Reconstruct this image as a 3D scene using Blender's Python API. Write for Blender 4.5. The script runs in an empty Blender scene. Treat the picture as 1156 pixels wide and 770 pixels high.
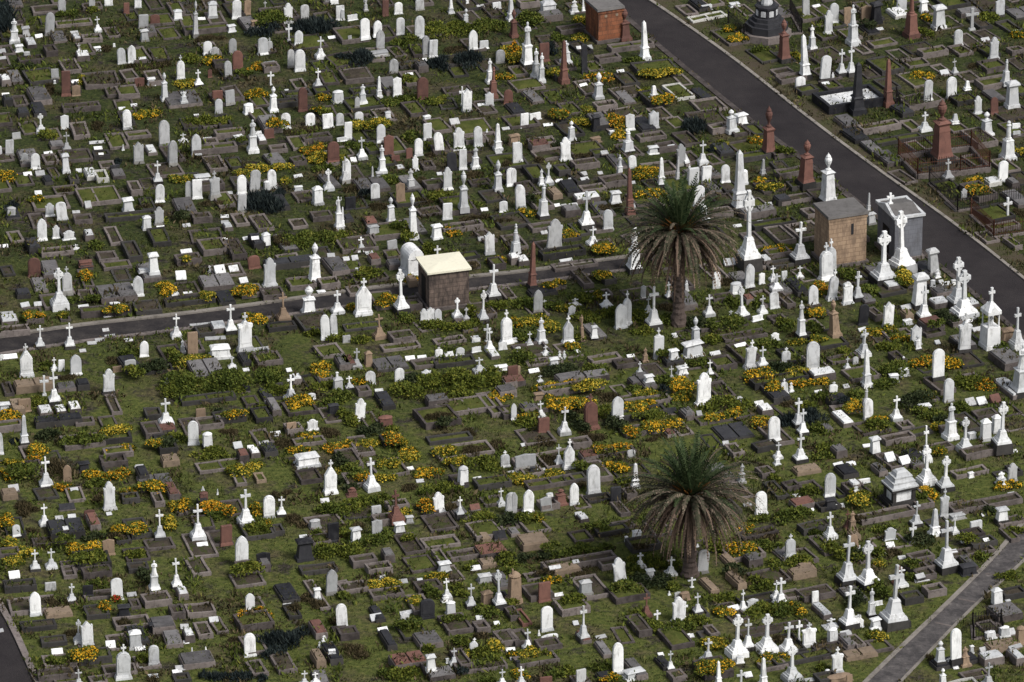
import bpy, math, random
from mathutils import Vector, Matrix
R = math.radians
rnd = random.Random(7)
scene = bpy.context.scene
COL = scene.collection

# ------------------------------------------------------------------ camera
PW, PH = 1156.0, 770.0
HF = math.tan(R(4.2))
TH = R(24.2)
DIST = 437.0
CAM = Vector((0.0, 0.0, DIST * math.sin(TH)))
FWD = Vector((0, math.cos(TH), -math.sin(TH)))
UP = Vector((0, math.sin(TH), math.cos(TH)))
RIGHT = Vector((1, 0, 0))
FPX = PW / (2 * HF)

def ground(px, py, z=0.0):
    d = RIGHT * ((px - PW / 2) / FPX) + UP * (-(py - PH / 2) / FPX) + FWD
    t = (z - CAM.z) / d.z
    return CAM + d * t

def scale_at(p):
    return FPX / ((p - CAM).dot(FWD))

def elev_sin(p):
    v = (CAM - p).normalized()
    return v.z

def project(p):
    v = p - CAM
    k = FPX / v.dot(FWD)
    return PW / 2 + v.dot(RIGHT) * k, PH / 2 - v.dot(UP) * k

cam_d = bpy.data.cameras.new('camera'); cam = bpy.data.objects.new('camera', cam_d); COL.objects.link(cam)
cam.location = CAM; cam.rotation_euler = (math.pi / 2 - TH, 0, 0)
cam_d.sensor_width = 36; cam_d.lens = 18 / HF
cam_d.clip_start = 1; cam_d.clip_end = 6000
scene.camera = cam

# ------------------------------------------------------------------ light
w = bpy.data.worlds.new('World'); scene.world = w; w.use_nodes = True
nt = w.node_tree
bgn = nt.nodes['Background']
sky = nt.nodes.new('ShaderNodeTexSky'); sky.sky_type = 'NISHITA'; sky.sun_disc = False
SUN_EL, SUN_AZ = R(48), R(128)      # azimuth measured clockwise from +Y: behind the camera, to its right
sky.sun_elevation = SUN_EL; sky.sun_rotation = SUN_AZ
sky.air_density = 1.0; sky.dust_density = 3.0; sky.ozone_density = 0.6
hsv = nt.nodes.new('ShaderNodeHueSaturation'); hsv.inputs['Saturation'].default_value = 0.45
nt.links.new(sky.outputs[0], hsv.inputs['Color'])
nt.links.new(hsv.outputs[0], bgn.inputs['Color'])
bgn.inputs['Strength'].default_value = 0.092
sd = bpy.data.lights.new('sun', 'SUN'); so = bpy.data.objects.new('sun', sd); COL.objects.link(so)
sd.energy = 2.3; sd.angle = R(20); sd.color = (1.0, 0.98, 0.945)
sdir = Vector((math.sin(SUN_AZ) * math.cos(SUN_EL), math.cos(SUN_AZ) * math.cos(SUN_EL), math.sin(SUN_EL)))
so.rotation_euler = sdir.to_track_quat('Z', 'Y').to_euler()
so.location = (60, 300, 120)
scene.view_settings.view_transform = 'Standard'; scene.view_settings.look = 'None'
scene.view_settings.exposure = 0.40; scene.view_settings.gamma = 1.0
scene.view_settings.use_curve_mapping = False

# ------------------------------------------------------------------ materials
MATS = {}
def new_mat(name):
    m = bpy.data.materials.new(name); m.use_nodes = True
    n = m.node_tree.nodes; b = n['Principled BSDF']
    b.inputs['Specular IOR Level'].default_value = 0.06      # dull, rain-worn surfaces
    return m, m.node_tree, n, b

def ramp(nt, stops):
    r = nt.nodes.new('ShaderNodeValToRGB'); e = r.color_ramp.elements
    while len(e) < len(stops): e.new(0.5)
    for k, (p, c) in enumerate(stops):
        e[k].position = p; e[k].color = (c[0], c[1], c[2], 1)
    return r

def mixc(nt, kind, fac, a, b):
    m = nt.nodes.new('ShaderNodeMix'); m.data_type = 'RGBA'; m.blend_type = kind
    for s, v in ((0, fac), (6, a), (7, b)):
        if hasattr(v, 'links') or hasattr(v, 'is_linked'): nt.links.new(v, m.inputs[s])
        elif isinstance(v, (tuple, list)): m.inputs[s].default_value = (v[0], v[1], v[2], 1)
        else: m.inputs[s].default_value = v
    return m.outputs[2]

def noise(nt, co, scale, detail=4, rough=0.6):
    n = nt.nodes.new('ShaderNodeTexNoise'); n.inputs['Scale'].default_value = scale
    n.inputs['Detail'].default_value = detail; n.inputs['Roughness'].default_value = rough
    nt.links.new(co, n.inputs['Vector']); return n.outputs['Fac']

def mapr(nt, v, a, b, c, d):
    m = nt.nodes.new('ShaderNodeMapRange'); nt.links.new(v, m.inputs[0])
    for k, x in enumerate((a, b, c, d)): m.inputs[k + 1].default_value = x
    return m.outputs[0]

def position(nt):
    return nt.nodes.new('ShaderNodeNewGeometry').outputs['Position']

def stone(name, lo, hi, stain, stain_amt=0.6, rough=0.7, streak=True, rand=0.35, nscale=5.0, bump=0.25):
    """weathered stone: tone varies from piece to piece, with blotches and run-off streaks of lichen and soot"""
    m, nt, n, b = new_mat(name)
    pos = position(nt)
    info = nt.nodes.new('ShaderNodeObjectInfo').outputs['Random']
    base = ramp(nt, [(0.0, lo), (1.0, hi)])
    f = noise(nt, pos, nscale * 0.35, 3)
    add = nt.nodes.new('ShaderNodeMath'); add.operation = 'MULTIPLY_ADD'
    nt.links.new(info, add.inputs[0]); add.inputs[1].default_value = rand * 2; 
    sub = nt.nodes.new('ShaderNodeMath'); sub.operation = 'ADD'; nt.links.new(f, sub.inputs[0]); sub.inputs[1].default_value = -rand
    nt.links.new(sub.outputs[0], add.inputs[2])
    nt.links.new(add.outputs[0], base.inputs[0])
    mp = nt.nodes.new('ShaderNodeMapping'); nt.links.new(pos, mp.inputs[0])
    mp.inputs['Scale'].default_value = (1, 1, 0.35 if streak else 1)
    st = noise(nt, mp.outputs[0], nscale, 6, 0.7)
    sf = mapr(nt, st, 0.5, 0.72, 0.0, stain_amt)
    c = mixc(nt, 'MIX', sf, base.outputs[0], stain)
    nt.links.new(c, b.inputs['Base Color'])
    b.inputs['Roughness'].default_value = rough
    if bump:
        bp = nt.nodes.new('ShaderNodeBump'); bp.inputs['Strength'].default_value = bump; bp.inputs['Distance'].default_value = 0.03
        nt.links.new(noise(nt, pos, 14, 5), bp.inputs['Height']); nt.links.new(bp.outputs[0], b.inputs['Normal'])
    MATS[name] = m; return m

stone('white_marble', (0.46, 0.47, 0.48), (0.88, 0.88, 0.87), (0.22, 0.215, 0.20), 0.75, 0.5, rand=0.5, nscale=3.6)
stone('grey_marble', (0.30, 0.305, 0.31), (0.50, 0.50, 0.50), (0.15, 0.15, 0.14), 0.7, rand=0.45)
stone('grey_stone', (0.15, 0.145, 0.14), (0.30, 0.29, 0.27), (0.07, 0.07, 0.06), 0.6)
stone('red_stone', (0.10, 0.054, 0.046), (0.215, 0.108, 0.085), (0.07, 0.045, 0.04), 0.65)
stone('orange_stone', (0.17, 0.125, 0.09), (0.32, 0.23, 0.16), (0.10, 0.075, 0.055), 0.75)
stone('dark_granite', (0.016, 0.016, 0.019), (0.05, 0.05, 0.055), (0.09, 0.09, 0.09), 0.3, 0.45, rand=0.4)
stone('plinth_stone', (0.025, 0.024, 0.024), (0.075, 0.07, 0.066), (0.02, 0.02, 0.018), 0.5)
stone('kerb_stone', (0.045, 0.038, 0.037), (0.22, 0.188, 0.175), (0.026, 0.023, 0.021), 0.75, 0.85, streak=False, rand=0.4, nscale=4)
stone('pale_kerb', (0.34, 0.33, 0.31), (0.55, 0.54, 0.50), (0.14, 0.13, 0.10), 0.6, 0.8, streak=False, nscale=4)
stone('sandstone_kerb', (0.15, 0.115, 0.085), (0.29, 0.22, 0.16), (0.08, 0.065, 0.05), 0.7, 0.8, streak=False, nscale=4)
stone('grey_slab', (0.07, 0.066, 0.068), (0.21, 0.20, 0.20), (0.04, 0.04, 0.036), 0.6, 0.7, streak=False)
stone('concrete', (0.15, 0.135, 0.12), (0.31, 0.28, 0.25), (0.055, 0.05, 0.04), 0.75, 0.9, streak=False, nscale=1.6)
stone('iron', (0.012, 0.012, 0.013), (0.03, 0.028, 0.028), (0.06, 0.03, 0.02), 0.4, 0.6)
stone('rusty_iron', (0.05, 0.022, 0.015), (0.11, 0.05, 0.033), (0.03, 0.02, 0.015), 0.5, 0.8)
stone('cream_paint', (0.74, 0.70, 0.55), (0.80, 0.765, 0.62), (0.55, 0.51, 0.40), 0.4, 0.6, streak=False)
stone('roof_grey', (0.10, 0.095, 0.092), (0.18, 0.17, 0.165), (0.06, 0.055, 0.05), 0.6, 0.8, streak=False, nscale=3)
stone('trunk', (0.075, 0.058, 0.05), (0.17, 0.13, 0.115), (0.04, 0.03, 0.028), 0.6, 0.9, nscale=6)

def brick(name, c1, c2, mortar, stain):
    m, nt, n, b = new_mat(name)
    co = nt.nodes.new('ShaderNodeTexCoord').outputs['Object']
    # rotate so that bricks run along the wall whichever way it faces
    sep = nt.nodes.new('ShaderNodeSeparateXYZ'); nt.links.new(co, sep.inputs[0])
    ad = nt.nodes.new('ShaderNodeMath'); ad.operation = 'ADD'; nt.links.new(sep.outputs[0], ad.inputs[0]); nt.links.new(sep.outputs[1], ad.inputs[1])
    cmb = nt.nodes.new('ShaderNodeCombineXYZ'); nt.links.new(ad.outputs[0], cmb.inputs[0]); nt.links.new(sep.outputs[2], cmb.inputs[1])
    t = nt.nodes.new('ShaderNodeTexBrick'); nt.links.new(cmb.outputs[0], t.inputs['Vector'])
    t.inputs['Scale'].default_value = 1.0; t.inputs['Brick Width'].default_value = 0.62; t.inputs['Row Height'].default_value = 0.3
    t.inputs['Mortar Size'].default_value = 0.018
    t.inputs['Color1'].default_value = (*c1, 1); t.inputs['Color2'].default_value = (*c2, 1); t.inputs['Mortar'].default_value = (*mortar, 1)
    pos = position(nt)
    mp = nt.nodes.new('ShaderNodeMapping'); nt.links.new(pos, mp.inputs[0]); mp.inputs['Scale'].default_value = (1, 1, 0.3)
    sf = mapr(nt, noise(nt, mp.outputs[0], 2.2, 6, 0.72), 0.42, 0.62, 0.0, 0.9)
    nt.links.new(mixc(nt, 'MIX', sf, t.outputs['Color'], stain), b.inputs['Base Color'])
    b.inputs['Roughness'].default_value = 0.85
    bp = nt.nodes.new('ShaderNodeBump'); bp.inputs['Strength'].default_value = 0.5; bp.inputs['Distance'].default_value = 0.02
    nt.links.new(t.outputs['Fac'], bp.inputs['Height']); bp.invert = True
    nt.links.new(bp.outputs[0], b.inputs['Normal'])
    MATS[name] = m
brick('red_brick', (0.22, 0.085, 0.045), (0.30, 0.12, 0.065), (0.16, 0.08, 0.05), (0.085, 0.045, 0.033))
brick('sand_ashlar', (0.32, 0.225, 0.15), (0.41, 0.295, 0.20), (0.23, 0.16, 0.11), (0.19, 0.135, 0.098))
brick('dark_ashlar', (0.15, 0.115, 0.095), (0.20, 0.15, 0.125), (0.09, 0.07, 0.06), (0.045, 0.038, 0.036))
brick('grey_ashlar', (0.165, 0.17, 0.19), (0.175, 0.18, 0.20), (0.14, 0.14, 0.155), (0.12, 0.12, 0.13))

def leafy(name, stops, rough=0.7):
    m, nt, n, b = new_mat(name)
    g = nt.nodes.new('ShaderNodeNewGeometry')
    r = ramp(nt, stops)
    big = noise(nt, g.outputs['Position'], 0.7, 3)
    mm = nt.nodes.new('ShaderNodeMath'); mm.operation = 'MULTIPLY_ADD'
    nt.links.new(big, mm.inputs[0]); mm.inputs[1].default_value = 0.9
    hl = nt.nodes.new('ShaderNodeMath'); hl.operation = 'MULTIPLY_ADD'; nt.links.new(g.outputs['Random Per Island'], hl.inputs[0])
    hl.inputs[1].default_value = 0.75; hl.inputs[2].default_value = -0.35
    nt.links.new(hl.outputs[0], mm.inputs[2]); nt.links.new(mm.outputs[0], r.inputs[0])
    nt.links.new(r.outputs[0], b.inputs['Base Color']); b.inputs['Roughness'].default_value = rough
    MATS[name] = m
leafy('green_leaf', [(0.0, (0.024, 0.036, 0.009)), (0.45, (0.066, 0.088, 0.017)), (0.8, (0.115, 0.130, 0.025)), (1.0, (0.175, 0.155, 0.04))])
leafy('dark_leaf', [(0.0, (0.014, 0.020, 0.010)), (0.5, (0.032, 0.044, 0.018)), (1.0, (0.068, 0.074, 0.034))])
leafy('olive_leaf', [(0.0, (0.020, 0.018, 0.010)), (0.5, (0.054, 0.045, 0.022)), (1.0, (0.14, 0.105, 0.06))])
leafy('blue_leaf', [(0.0, (0.008, 0.012, 0.014)), (0.5, (0.022, 0.030, 0.030)), (1.0, (0.05, 0.062, 0.055))])
leafy('grass_blade', [(0.0, (0.026, 0.034, 0.010)), (0.5, (0.060, 0.072, 0.022)), (0.8, (0.105, 0.104, 0.036)), (1.0, (0.15, 0.125, 0.055))])
leafy('yellow_petal', [(0.0, (0.36, 0.17, 0.012)), (0.5, (0.56, 0.31, 0.018)), (1.0, (0.68, 0.45, 0.05))])
leafy('gold_petal', [(0.0, (0.24, 0.17, 0.02)), (0.5, (0.42, 0.30, 0.028)), (1.0, (0.58, 0.44, 0.07))])
leafy('orange_petal', [(0.0, (0.34, 0.13, 0.012)), (0.5, (0.52, 0.24, 0.016)), (1.0, (0.64, 0.38, 0.04))])
leafy('bright_leaf', [(0.0, (0.028, 0.040, 0.009)), (0.45, (0.082, 0.102, 0.017)), (0.8, (0.150, 0.158, 0.026)), (1.0, (0.22, 0.185, 0.04))])
leafy('red_petal', [(0.0, (0.25, 0.02, 0.012)), (1.0, (0.5, 0.05, 0.03))])
leafy('palm_green', [(0.0, (0.014, 0.025, 0.011)), (0.5, (0.036, 0.056, 0.022)), (1.0, (0.085, 0.105, 0.05))])
leafy('palm_brown', [(0.0, (0.040, 0.028, 0.021)), (0.5, (0.110, 0.076, 0.057)), (1.0, (0.28, 0.205, 0.15))])
leafy('palm_orange', [(0.0, (0.12, 0.055, 0.02)), (1.0, (0.28, 0.12, 0.03))])

def soilmat(name, stops, scale=1.2, rough=0.95, fine=9.0):
    m, nt, n, b = new_mat(name); pos = position(nt)
    a = noise(nt, pos, scale, 8, 0.68); f = noise(nt, pos, fine, 4)
    mm = nt.nodes.new('ShaderNodeMath'); mm.operation = 'MULTIPLY_ADD'; nt.links.new(f, mm.inputs[0]); mm.inputs[1].default_value = 0.45
    s = nt.nodes.new('ShaderNodeMath'); s.operation = 'MULTIPLY_ADD'; nt.links.new(a, s.inputs[0]); s.inputs[1].default_value = 1.5; s.inputs[2].default_value = -0.47
    nt.links.new(s.outputs[0], mm.inputs[2]); r = ramp(nt, stops); nt.links.new(mm.outputs[0], r.inputs[0])
    nt.links.new(r.outputs[0], b.inputs['Base Color']); b.inputs['Roughness'].default_value = rough
    bp = nt.nodes.new('ShaderNodeBump'); bp.inputs['Strength'].default_value = 0.6; bp.inputs['Distance'].default_value = 0.06
    nt.links.new(f, bp.inputs['Height']); nt.links.new(bp.outputs[0], b.inputs['Normal'])
    MATS[name] = m
G1, G2, G3, BR, DK = (0.036, 0.048, 0.012), (0.064, 0.076, 0.019), (0.098, 0.096, 0.030), (0.075, 0.055, 0.040), (0.028, 0.024, 0.020)
def turf():
    m, nt, n, b = new_mat('turf'); pos = position(nt)
    rich = ramp(nt, [(0.0, (0.027, 0.035, 0.010)), (0.4, (0.063, 0.078, 0.021)), (0.75, (0.105, 0.115, 0.032)), (1.0, (0.16, 0.136, 0.050))])
    dark = ramp(nt, [(0.0, (0.013, 0.018, 0.008)), (0.4, (0.030, 0.040, 0.014)), (0.75, (0.052, 0.066, 0.018)), (1.0, (0.080, 0.074, 0.036))])
    dry = ramp(nt, [(0.0, (0.026, 0.021, 0.017)), (0.35, (0.062, 0.049, 0.034)), (0.7, (0.105, 0.086, 0.045)), (1.0, (0.15, 0.122, 0.08))])
    bare = ramp(nt, [(0.0, (0.010, 0.008, 0.009)), (0.5, (0.029, 0.023, 0.024)), (1.0, (0.095, 0.078, 0.075))])
    f = mapr(nt, noise(nt, pos, 3.5, 6, 0.7), 0.3, 0.7, 0, 1)
    for r in (rich, dark, dry, bare): nt.links.new(f, r.inputs[0])
    a = mapr(nt, noise(nt, pos, 0.30, 5, 0.65), 0.49, 0.66, 0, .85)
    c = mapr(nt, noise(nt, pos, 0.55, 6, 0.7), 0.53, 0.64, 0, 0.9)
    sp = nt.nodes.new('ShaderNodeSeparateXYZ'); nt.links.new(pos, sp.inputs[0])     # the lower slope is mown and greener, the upper one rank, bare and coloured darker to deepen its shadows
    wob = nt.nodes.new('ShaderNodeMath'); wob.operation = 'MULTIPLY_ADD'; nt.links.new(noise(nt, pos, 0.12, 4), wob.inputs[0]); wob.inputs[1].default_value = 60
    nt.links.new(sp.outputs[1], wob.inputs[2])
    up = mapr(nt, wob.outputs[0], 415, 448, 0, 1)
    cu = nt.nodes.new('ShaderNodeMath'); cu.operation = 'MULTIPLY_ADD'; nt.links.new(up, cu.inputs[0]); cu.inputs[1].default_value = .10; cu.use_clamp = True
    nt.links.new(c, cu.inputs[2]); c = cu.outputs[0]
    col = mixc(nt, 'MIX', c, mixc(nt, 'MIX', a, mixc(nt, 'MIX', up, rich.outputs[0], dark.outputs[0]), dry.outputs[0]), bare.outputs[0])
    nt.links.new(col, b.inputs['Base Color']); b.inputs['Roughness'].default_value = 0.95
    bp = nt.nodes.new('ShaderNodeBump'); bp.inputs['Strength'].default_value = 0.8; bp.inputs['Distance'].default_value = 0.08
    nt.links.new(noise(nt, pos, 7, 5), bp.inputs['Height']); nt.links.new(bp.outputs[0], b.inputs['Normal'])
    MATS['turf'] = m
turf()
soilmat('infill_grass', [(0.0, G1), (0.45, G2), (0.8, G3), (1.0, (0.10, 0.09, 0.045))], 1.3)
soilmat('infill_earth', [(0.0, DK), (0.3, (0.040, 0.034, 0.026)), (0.5, (0.066, 0.053, 0.042)), (0.62, (0.044, 0.050, 0.020)), (0.8, (0.062, 0.070, 0.024)), (1.0, (0.11, 0.092, 0.07))], 1.3)
soilmat('asphalt', [(0.0, (0.017, 0.0145, 0.0155)), (0.4, (0.029, 0.0255, 0.0270)), (0.7, (0.041, 0.036, 0.0365)), (1.0, (0.085, 0.075, 0.070))], 0.25, 0.9, 10)
soilmat('old_asphalt', [(0.0, (0.035, 0.032, 0.033)), (0.4, (0.065, 0.060, 0.060)), (0.65, (0.11, 0.10, 0.097)), (1.0, (0.30, 0.27, 0.25))], 1.1, 0.9, 5)
soilmat('path_asphalt', [(0.0, (0.018, 0.016, 0.017)), (0.45, (0.032, 0.029, 0.030)), (0.7, (0.052, 0.046, 0.044)), (1.0, (0.12, 0.105, 0.09))], 0.7, 0.9, 6)
soilmat('verge', [(0.0, (0.05, 0.042, 0.028)), (0.4, (0.075, 0.06, 0.042)), (0.7, (0.055, 0.06, 0.025)), (1.0, (0.13, 0.105, 0.08))], 0.5)

# ------------------------------------------------------------------ mesh helpers
class MB:
    def __init__(s): s.v = []; s.f = []
    def add(s, vs, fs):
        o = len(s.v); s.v += [tuple(p) for p in vs]; s.f += [tuple(i + o for i in f) for f in fs]
    def box(s, x0, x1, y0, y1, z0, z1, tx=0.0, ty=None):
        """box whose top is inset by tx / ty on every side"""
        if ty is None: ty = tx
        s.add([(x0, y0, z0), (x1, y0, z0), (x1, y1, z0), (x0, y1, z0),
               (x0 + tx, y0 + ty, z1), (x1 - tx, y0 + ty, z1), (x1 - tx, y1 - ty, z1), (x0 + tx, y1 - ty, z1)],
              [(3, 2, 1, 0), (4, 5, 6, 7), (0, 1, 5, 4), (1, 2, 6, 5), (2, 3, 7, 6), (3, 0, 4, 7)])
    def block(s, w, d, z0, z1, t=0.0):
        s.box(-w / 2, w / 2, -d / 2, d / 2, z0, z1, t)
    def prism(s, prof, y0, y1):
        """closed outline in x-z (counter-clockwise seen from -y) given a thickness along y, with a small bevel at the front"""
        n = len(prof)
        cx = sum(p[0] for p in prof) / n; cz = sum(p[1] for p in prof) / n
        b = 0.10 * abs(y1 - y0)
        vs = [(cx + (x - cx) * 0.95, y0, cz + (z - cz) * 0.96 if z > 0.001 else z) for x, z in prof]
        vs += [(x, y0 + b, z) for x, z in prof] + [(x, y1, z) for x, z in prof]
        fs = [tuple(range(n)), tuple(range(3 * n - 1, 2 * n - 1, -1))]
        for k in range(n):
            j = (k + 1) % n
            for r in (0, 1):
                fs.append((r * n + j, r * n + k, (r + 1) * n + k, (r + 1) * n + j))
        s.add(vs, fs)
    def lathe(s, prof, seg=10, cx=0, cy=0, ky=1.0, square=False):
        n = len(prof); vs = []; fs = []
        for r, z in prof:
            for k in range(seg):
                a = 2 * math.pi * (k + 0.5) / seg
                vs.append((cx + r * math.cos(a), cy + ky * r * math.sin(a), z))
        for i in range(n - 1):
            for k in range(seg):
                j = (k + 1) % seg
                fs.append((i * seg + k, i * seg + j, (i + 1) * seg + j, (i + 1) * seg + k))
        fs.append(tuple(range(seg - 1, -1, -1))); fs.append(tuple((n - 1) * seg + k for k in range(seg)))
        s.add(vs, fs)
    def tube(s, pts, radii, seg=6):
        vs = []; fs = []; n = len(pts)
        for i, p in enumerate(pts):
            p = Vector(p); a = Vector(pts[max(i - 1, 0)]); b = Vector(pts[min(i + 1, n - 1)])
            t = (b - a).normalized(); u = t.cross(Vector((0.3, 0.9, 0.2)))
            if u.length < 1e-3: u = t.cross(Vector((1, 0, 0)))
            u.normalize(); q = t.cross(u)
            for k in range(seg):
                an = 2 * math.pi * k / seg
                vs.append(p + (u * math.cos(an) + q * math.sin(an)) * radii[i])
        for i in range(n - 1):
            for k in range(seg):
                j = (k + 1) % seg
                fs.append((i * seg + k, i * seg + j, (i + 1) * seg + j, (i + 1) * seg + k))
        fs.append(tuple(range(seg - 1, -1, -1))); fs.append(tuple((n - 1) * seg + k for k in range(seg)))
        s.add(vs, fs)
    def mesh(s, name, mat):
        me = bpy.data.meshes.new(name); me.from_pydata(s.v, [], s.f)
        me.materials.append(MATS[mat]); me.update(); return me

def obj(name, me, parent=None, loc=None):
    o = bpy.data.objects.new(name, me); COL.objects.link(o)
    if parent is not None: o.parent = parent
    if loc is not None: o.location = loc
    return o

THINGS = []
def register(o, np_, cat, group, pos, size=0.0, tags=()):
    """remember a thing for the labelling pass at the end"""
    o['category'] = cat
    if group: o['group'] = group
    THINGS.append(dict(o=o, np=np_, pos=Vector((pos[0], pos[1])), size=size, cat=cat, group=group, tags=tuple(tags)))
    return o
# ------------------------------------------------------------------ monuments (all built one metre tall, then scaled to size)
def cross_prof(zb, zt, hw, arm, za, t, flare=1.0):
    """outline of a cross: stem half width t, arms at height za reaching +-arm"""
    f = t * flare
    return [(-f, zb), (f, zb), (t, za - t), (arm, za - f), (arm, za + f), (t, za + t), (f, zt), (-f, zt),
            (-t, za + t), (-arm, za + f), (-arm, za - f), (-t, za - t)]

def arch_prof(a, z0, k=1.0, n=9):
    p = [(-a, z0), (a, z0)]; zs = 1 - a * k
    for i in range(n + 1):
        th = math.pi * i / n
        p.append((a * math.cos(th), zs + a * k * math.sin(th)))
    return p

def statue_mb(z0, z1, r, arms=0):
    m = MB(); h = z1 - z0
    prof = [(1.0, 0), (1.05, .06), (.86, .2), (.74, .38), (.66, .52), (.70, .62), (.80, .70), (.78, .755), (.42, .80), (.27, .83),
            (.36, .87), (.40, .92), (.33, .97), (.10, 1.0)]
    m.lathe([(r * a, z0 + h * b) for a, b in prof], 9, ky=0.8)
    if arms == 0:      # hands folded at the breast
        for s in (-1, 1):
            m.tube([(s * r * .72, 0, z0 + h * .74), (s * r * .85, -r * .35, z0 + h * .60), (s * r * .08, -r * .8, z0 + h * .62)], [r * .24, r * .2, r * .13])
    elif arms == 1:    # one arm raised, the other at the side
        m.tube([(r * .7, 0, z0 + h * .74), (r * 1.25, -r * .3, z0 + h * .78), (r * 1.1, -r * .4, z0 + h * .97)], [r * .24, r * .2, r * .13])
        m.tube([(-r * .7, 0, z0 + h * .74), (-r * .95, -r * .2, z0 + h * .6), (-r * .75, -r * .45, z0 + h * .46)], [r * .24, r * .2, r * .13])
    else:              # wings
        for s in (-1, 1):
            m.prism([(s * x * r, z0 + h * z) for x, z in ((.2, .45), (1.15, .33), (1.55, .62), (1.25, .86), (.4, .74))][::s], r * .35, r * .62)
    return m

def urn_mb(z0, z1, r):
    m = MB(); h = z1 - z0
    m.lathe([(r * a, z0 + h * b) for a, b in ((.75, 0), (.75, .08), (.35, .13), (.32, .22), (.8, .42), (1, .58), (.9, .68), (.55, .74), (.72, .78), (.35, .88), (.16, .93), (.02, 1))], 10)
    return m

def parts_of(kind, var):
    """[(part name, mesh builder, role)], nominal width"""
    P = []; b = MB(); t = MB()
    if kind in 'AGSH':
        wd = {'A': .25, 'G': .235, 'S': .27, 'H': .25}[kind]
        th = .055 if var != 1 else .075
        if kind == 'A':
            prof = arch_prof(wd, .1, 1.0 if var != 2 else .7)
        elif kind == 'G':
            prof = [(-wd, .1), (wd, .1), (wd, .70), (.92 * wd, .79), (.70 * wd, .885), (.36 * wd, .955), (0, 1), (-.36 * wd, .955), (-.70 * wd, .885), (-.92 * wd, .79), (-wd, .70)]
            if var == 1: prof = [(-wd, .1), (wd, .1), (wd, .78), (1.02 * wd, .84), (.84 * wd, .85), (.8 * wd, .80), (.3 * wd, .93), (0, 1), (-.3 * wd, .93), (-.8 * wd, .80), (-.84 * wd, .85), (-1.02 * wd, .84), (-wd, .78)]
        elif kind == 'S':
            prof = [(-wd, .1), (wd, .1), (wd, .95), (.93 * wd, 1), (-.93 * wd, 1), (-wd, .95)]
            if var == 2: prof = [(-wd, .1), (wd, .1), (wd, .9), (.6 * wd, .93), (0, 1), (-.6 * wd, .93), (-wd, .9)]
        else:
            prof = [(-wd, .1), (wd, .1), (.9 * wd, .3), (.9 * wd, .66), (wd, .72), (.97 * wd, .78), (.66 * wd, .79), (.6 * wd, .88), (.3 * wd, .97), (0, 1),
                    (-.3 * wd, .97), (-.6 * wd, .88), (-.66 * wd, .79), (-.97 * wd, .78), (-wd, .72), (-.9 * wd, .66), (-.9 * wd, .3)]
        t.prism(prof, -th, th)
        if var != 2 and kind != 'S':       # a raised moulded panel on the face
            q = [(x * .78, .24 + (z - .1) * .74) for x, z in prof]
            t.prism(q, -th - .012, -th + .002)
        b.block(.62 if kind == 'H' else wd * 2.3, .25, -.05, .06, .012); b.block(wd * 2.14, .2, .058, .115, .015)
        return [('base', b, 'base'), ('tablet', t, 'stone')], wd * 2.1
    if kind == 'X':
        wd = .2
        if var == 0: prof = [(-wd, .1), (wd, .1), (wd, .62), (.8 * wd, .70), (.35 * wd, .765), (-.35 * wd, .765), (-.8 * wd, .70), (-wd, .62)]
        elif var == 1: prof = [(-wd, .1), (wd, .1), (.93 * wd, .2), (.93 * wd, .6), (1.1 * wd, .64), (1.1 * wd, .70), (.5 * wd, .72), (.2 * wd, .79), (-.2 * wd, .79), (-.5 * wd, .72), (-1.1 * wd, .70), (-1.1 * wd, .64), (-.93 * wd, .6), (-.93 * wd, .2)]
        else: prof = [(-wd, .1), (wd, .1), (wd, .55), (.25 * wd, .77), (-.25 * wd, .77), (-wd, .55)]
        t.prism(prof, -.06, .06); q = [(x * .76, .22 + (z - .1) * .72) for x, z in prof]; t.prism(q, -.072, -.058)
        b.block(.50, .25, -.05, .06, .012); b.block(.46, .2, .058, .115, .015)
        c = MB(); c.prism(cross_prof(.755, 1, .1, .075, .90, .02, 1.25), -.022, .022)
        return [('base', b, 'base'), ('tablet', t, 'stone'), ('cross', c, 'stone')], .46
    if kind in 'CK':
        b.block(.50, .44, -.08, .135, .012)
        p = MB(); p.block(.44, .37, .133, .185, .012); p.block(.36, .30, .183, .235, .022); p.block(.275, .23, .233, .42 if kind == 'C' else .36, .05)
        zt = .415 if kind == 'C' else .355
        p.block(.195, .16, zt, zt + .035, .02)
        c = MB(); z0 = zt + .035
        if kind == 'C':
            ar = .155 if var != 2 else .135
            c.prism(cross_prof(z0, 1, .1, ar, .81 if var != 1 else .83, .028, 1.0 if var == 0 else 1.35), -.032, .032)
        else:
            c.prism(cross_prof(z0, 1, .1, .135, .84, .034, 1.3), -.036, .036)
            n = 20
            for k in range(n):          # the ring
                a0 = 2 * math.pi * k / n; a1 = 2 * math.pi * (k + 1) / n
                vs = []
                for y in (-.024, .024):
                    for r in (.088, .118):
                        for a in (a0, a1): vs.append((r * math.cos(a), y, .84 + r * math.sin(a)))
                c.add(vs, [(0, 1, 3, 2), (4, 6, 7, 5), (2, 3, 7, 6), (0, 4, 5, 1)])
        return [('plinth', b, 'base'), ('pedestal', p, 'stone'), ('cross', c, 'stone')], .47
    if kind == 'P':
        b.block(.26, .2, -.05, .09, .03)
        t.prism(cross_prof(.085, 1, .1, .235, .72, .048, 1.15), -.045, .045)
        return [('base', b, 'stone'), ('cross', t, 'stone')], .47
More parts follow.
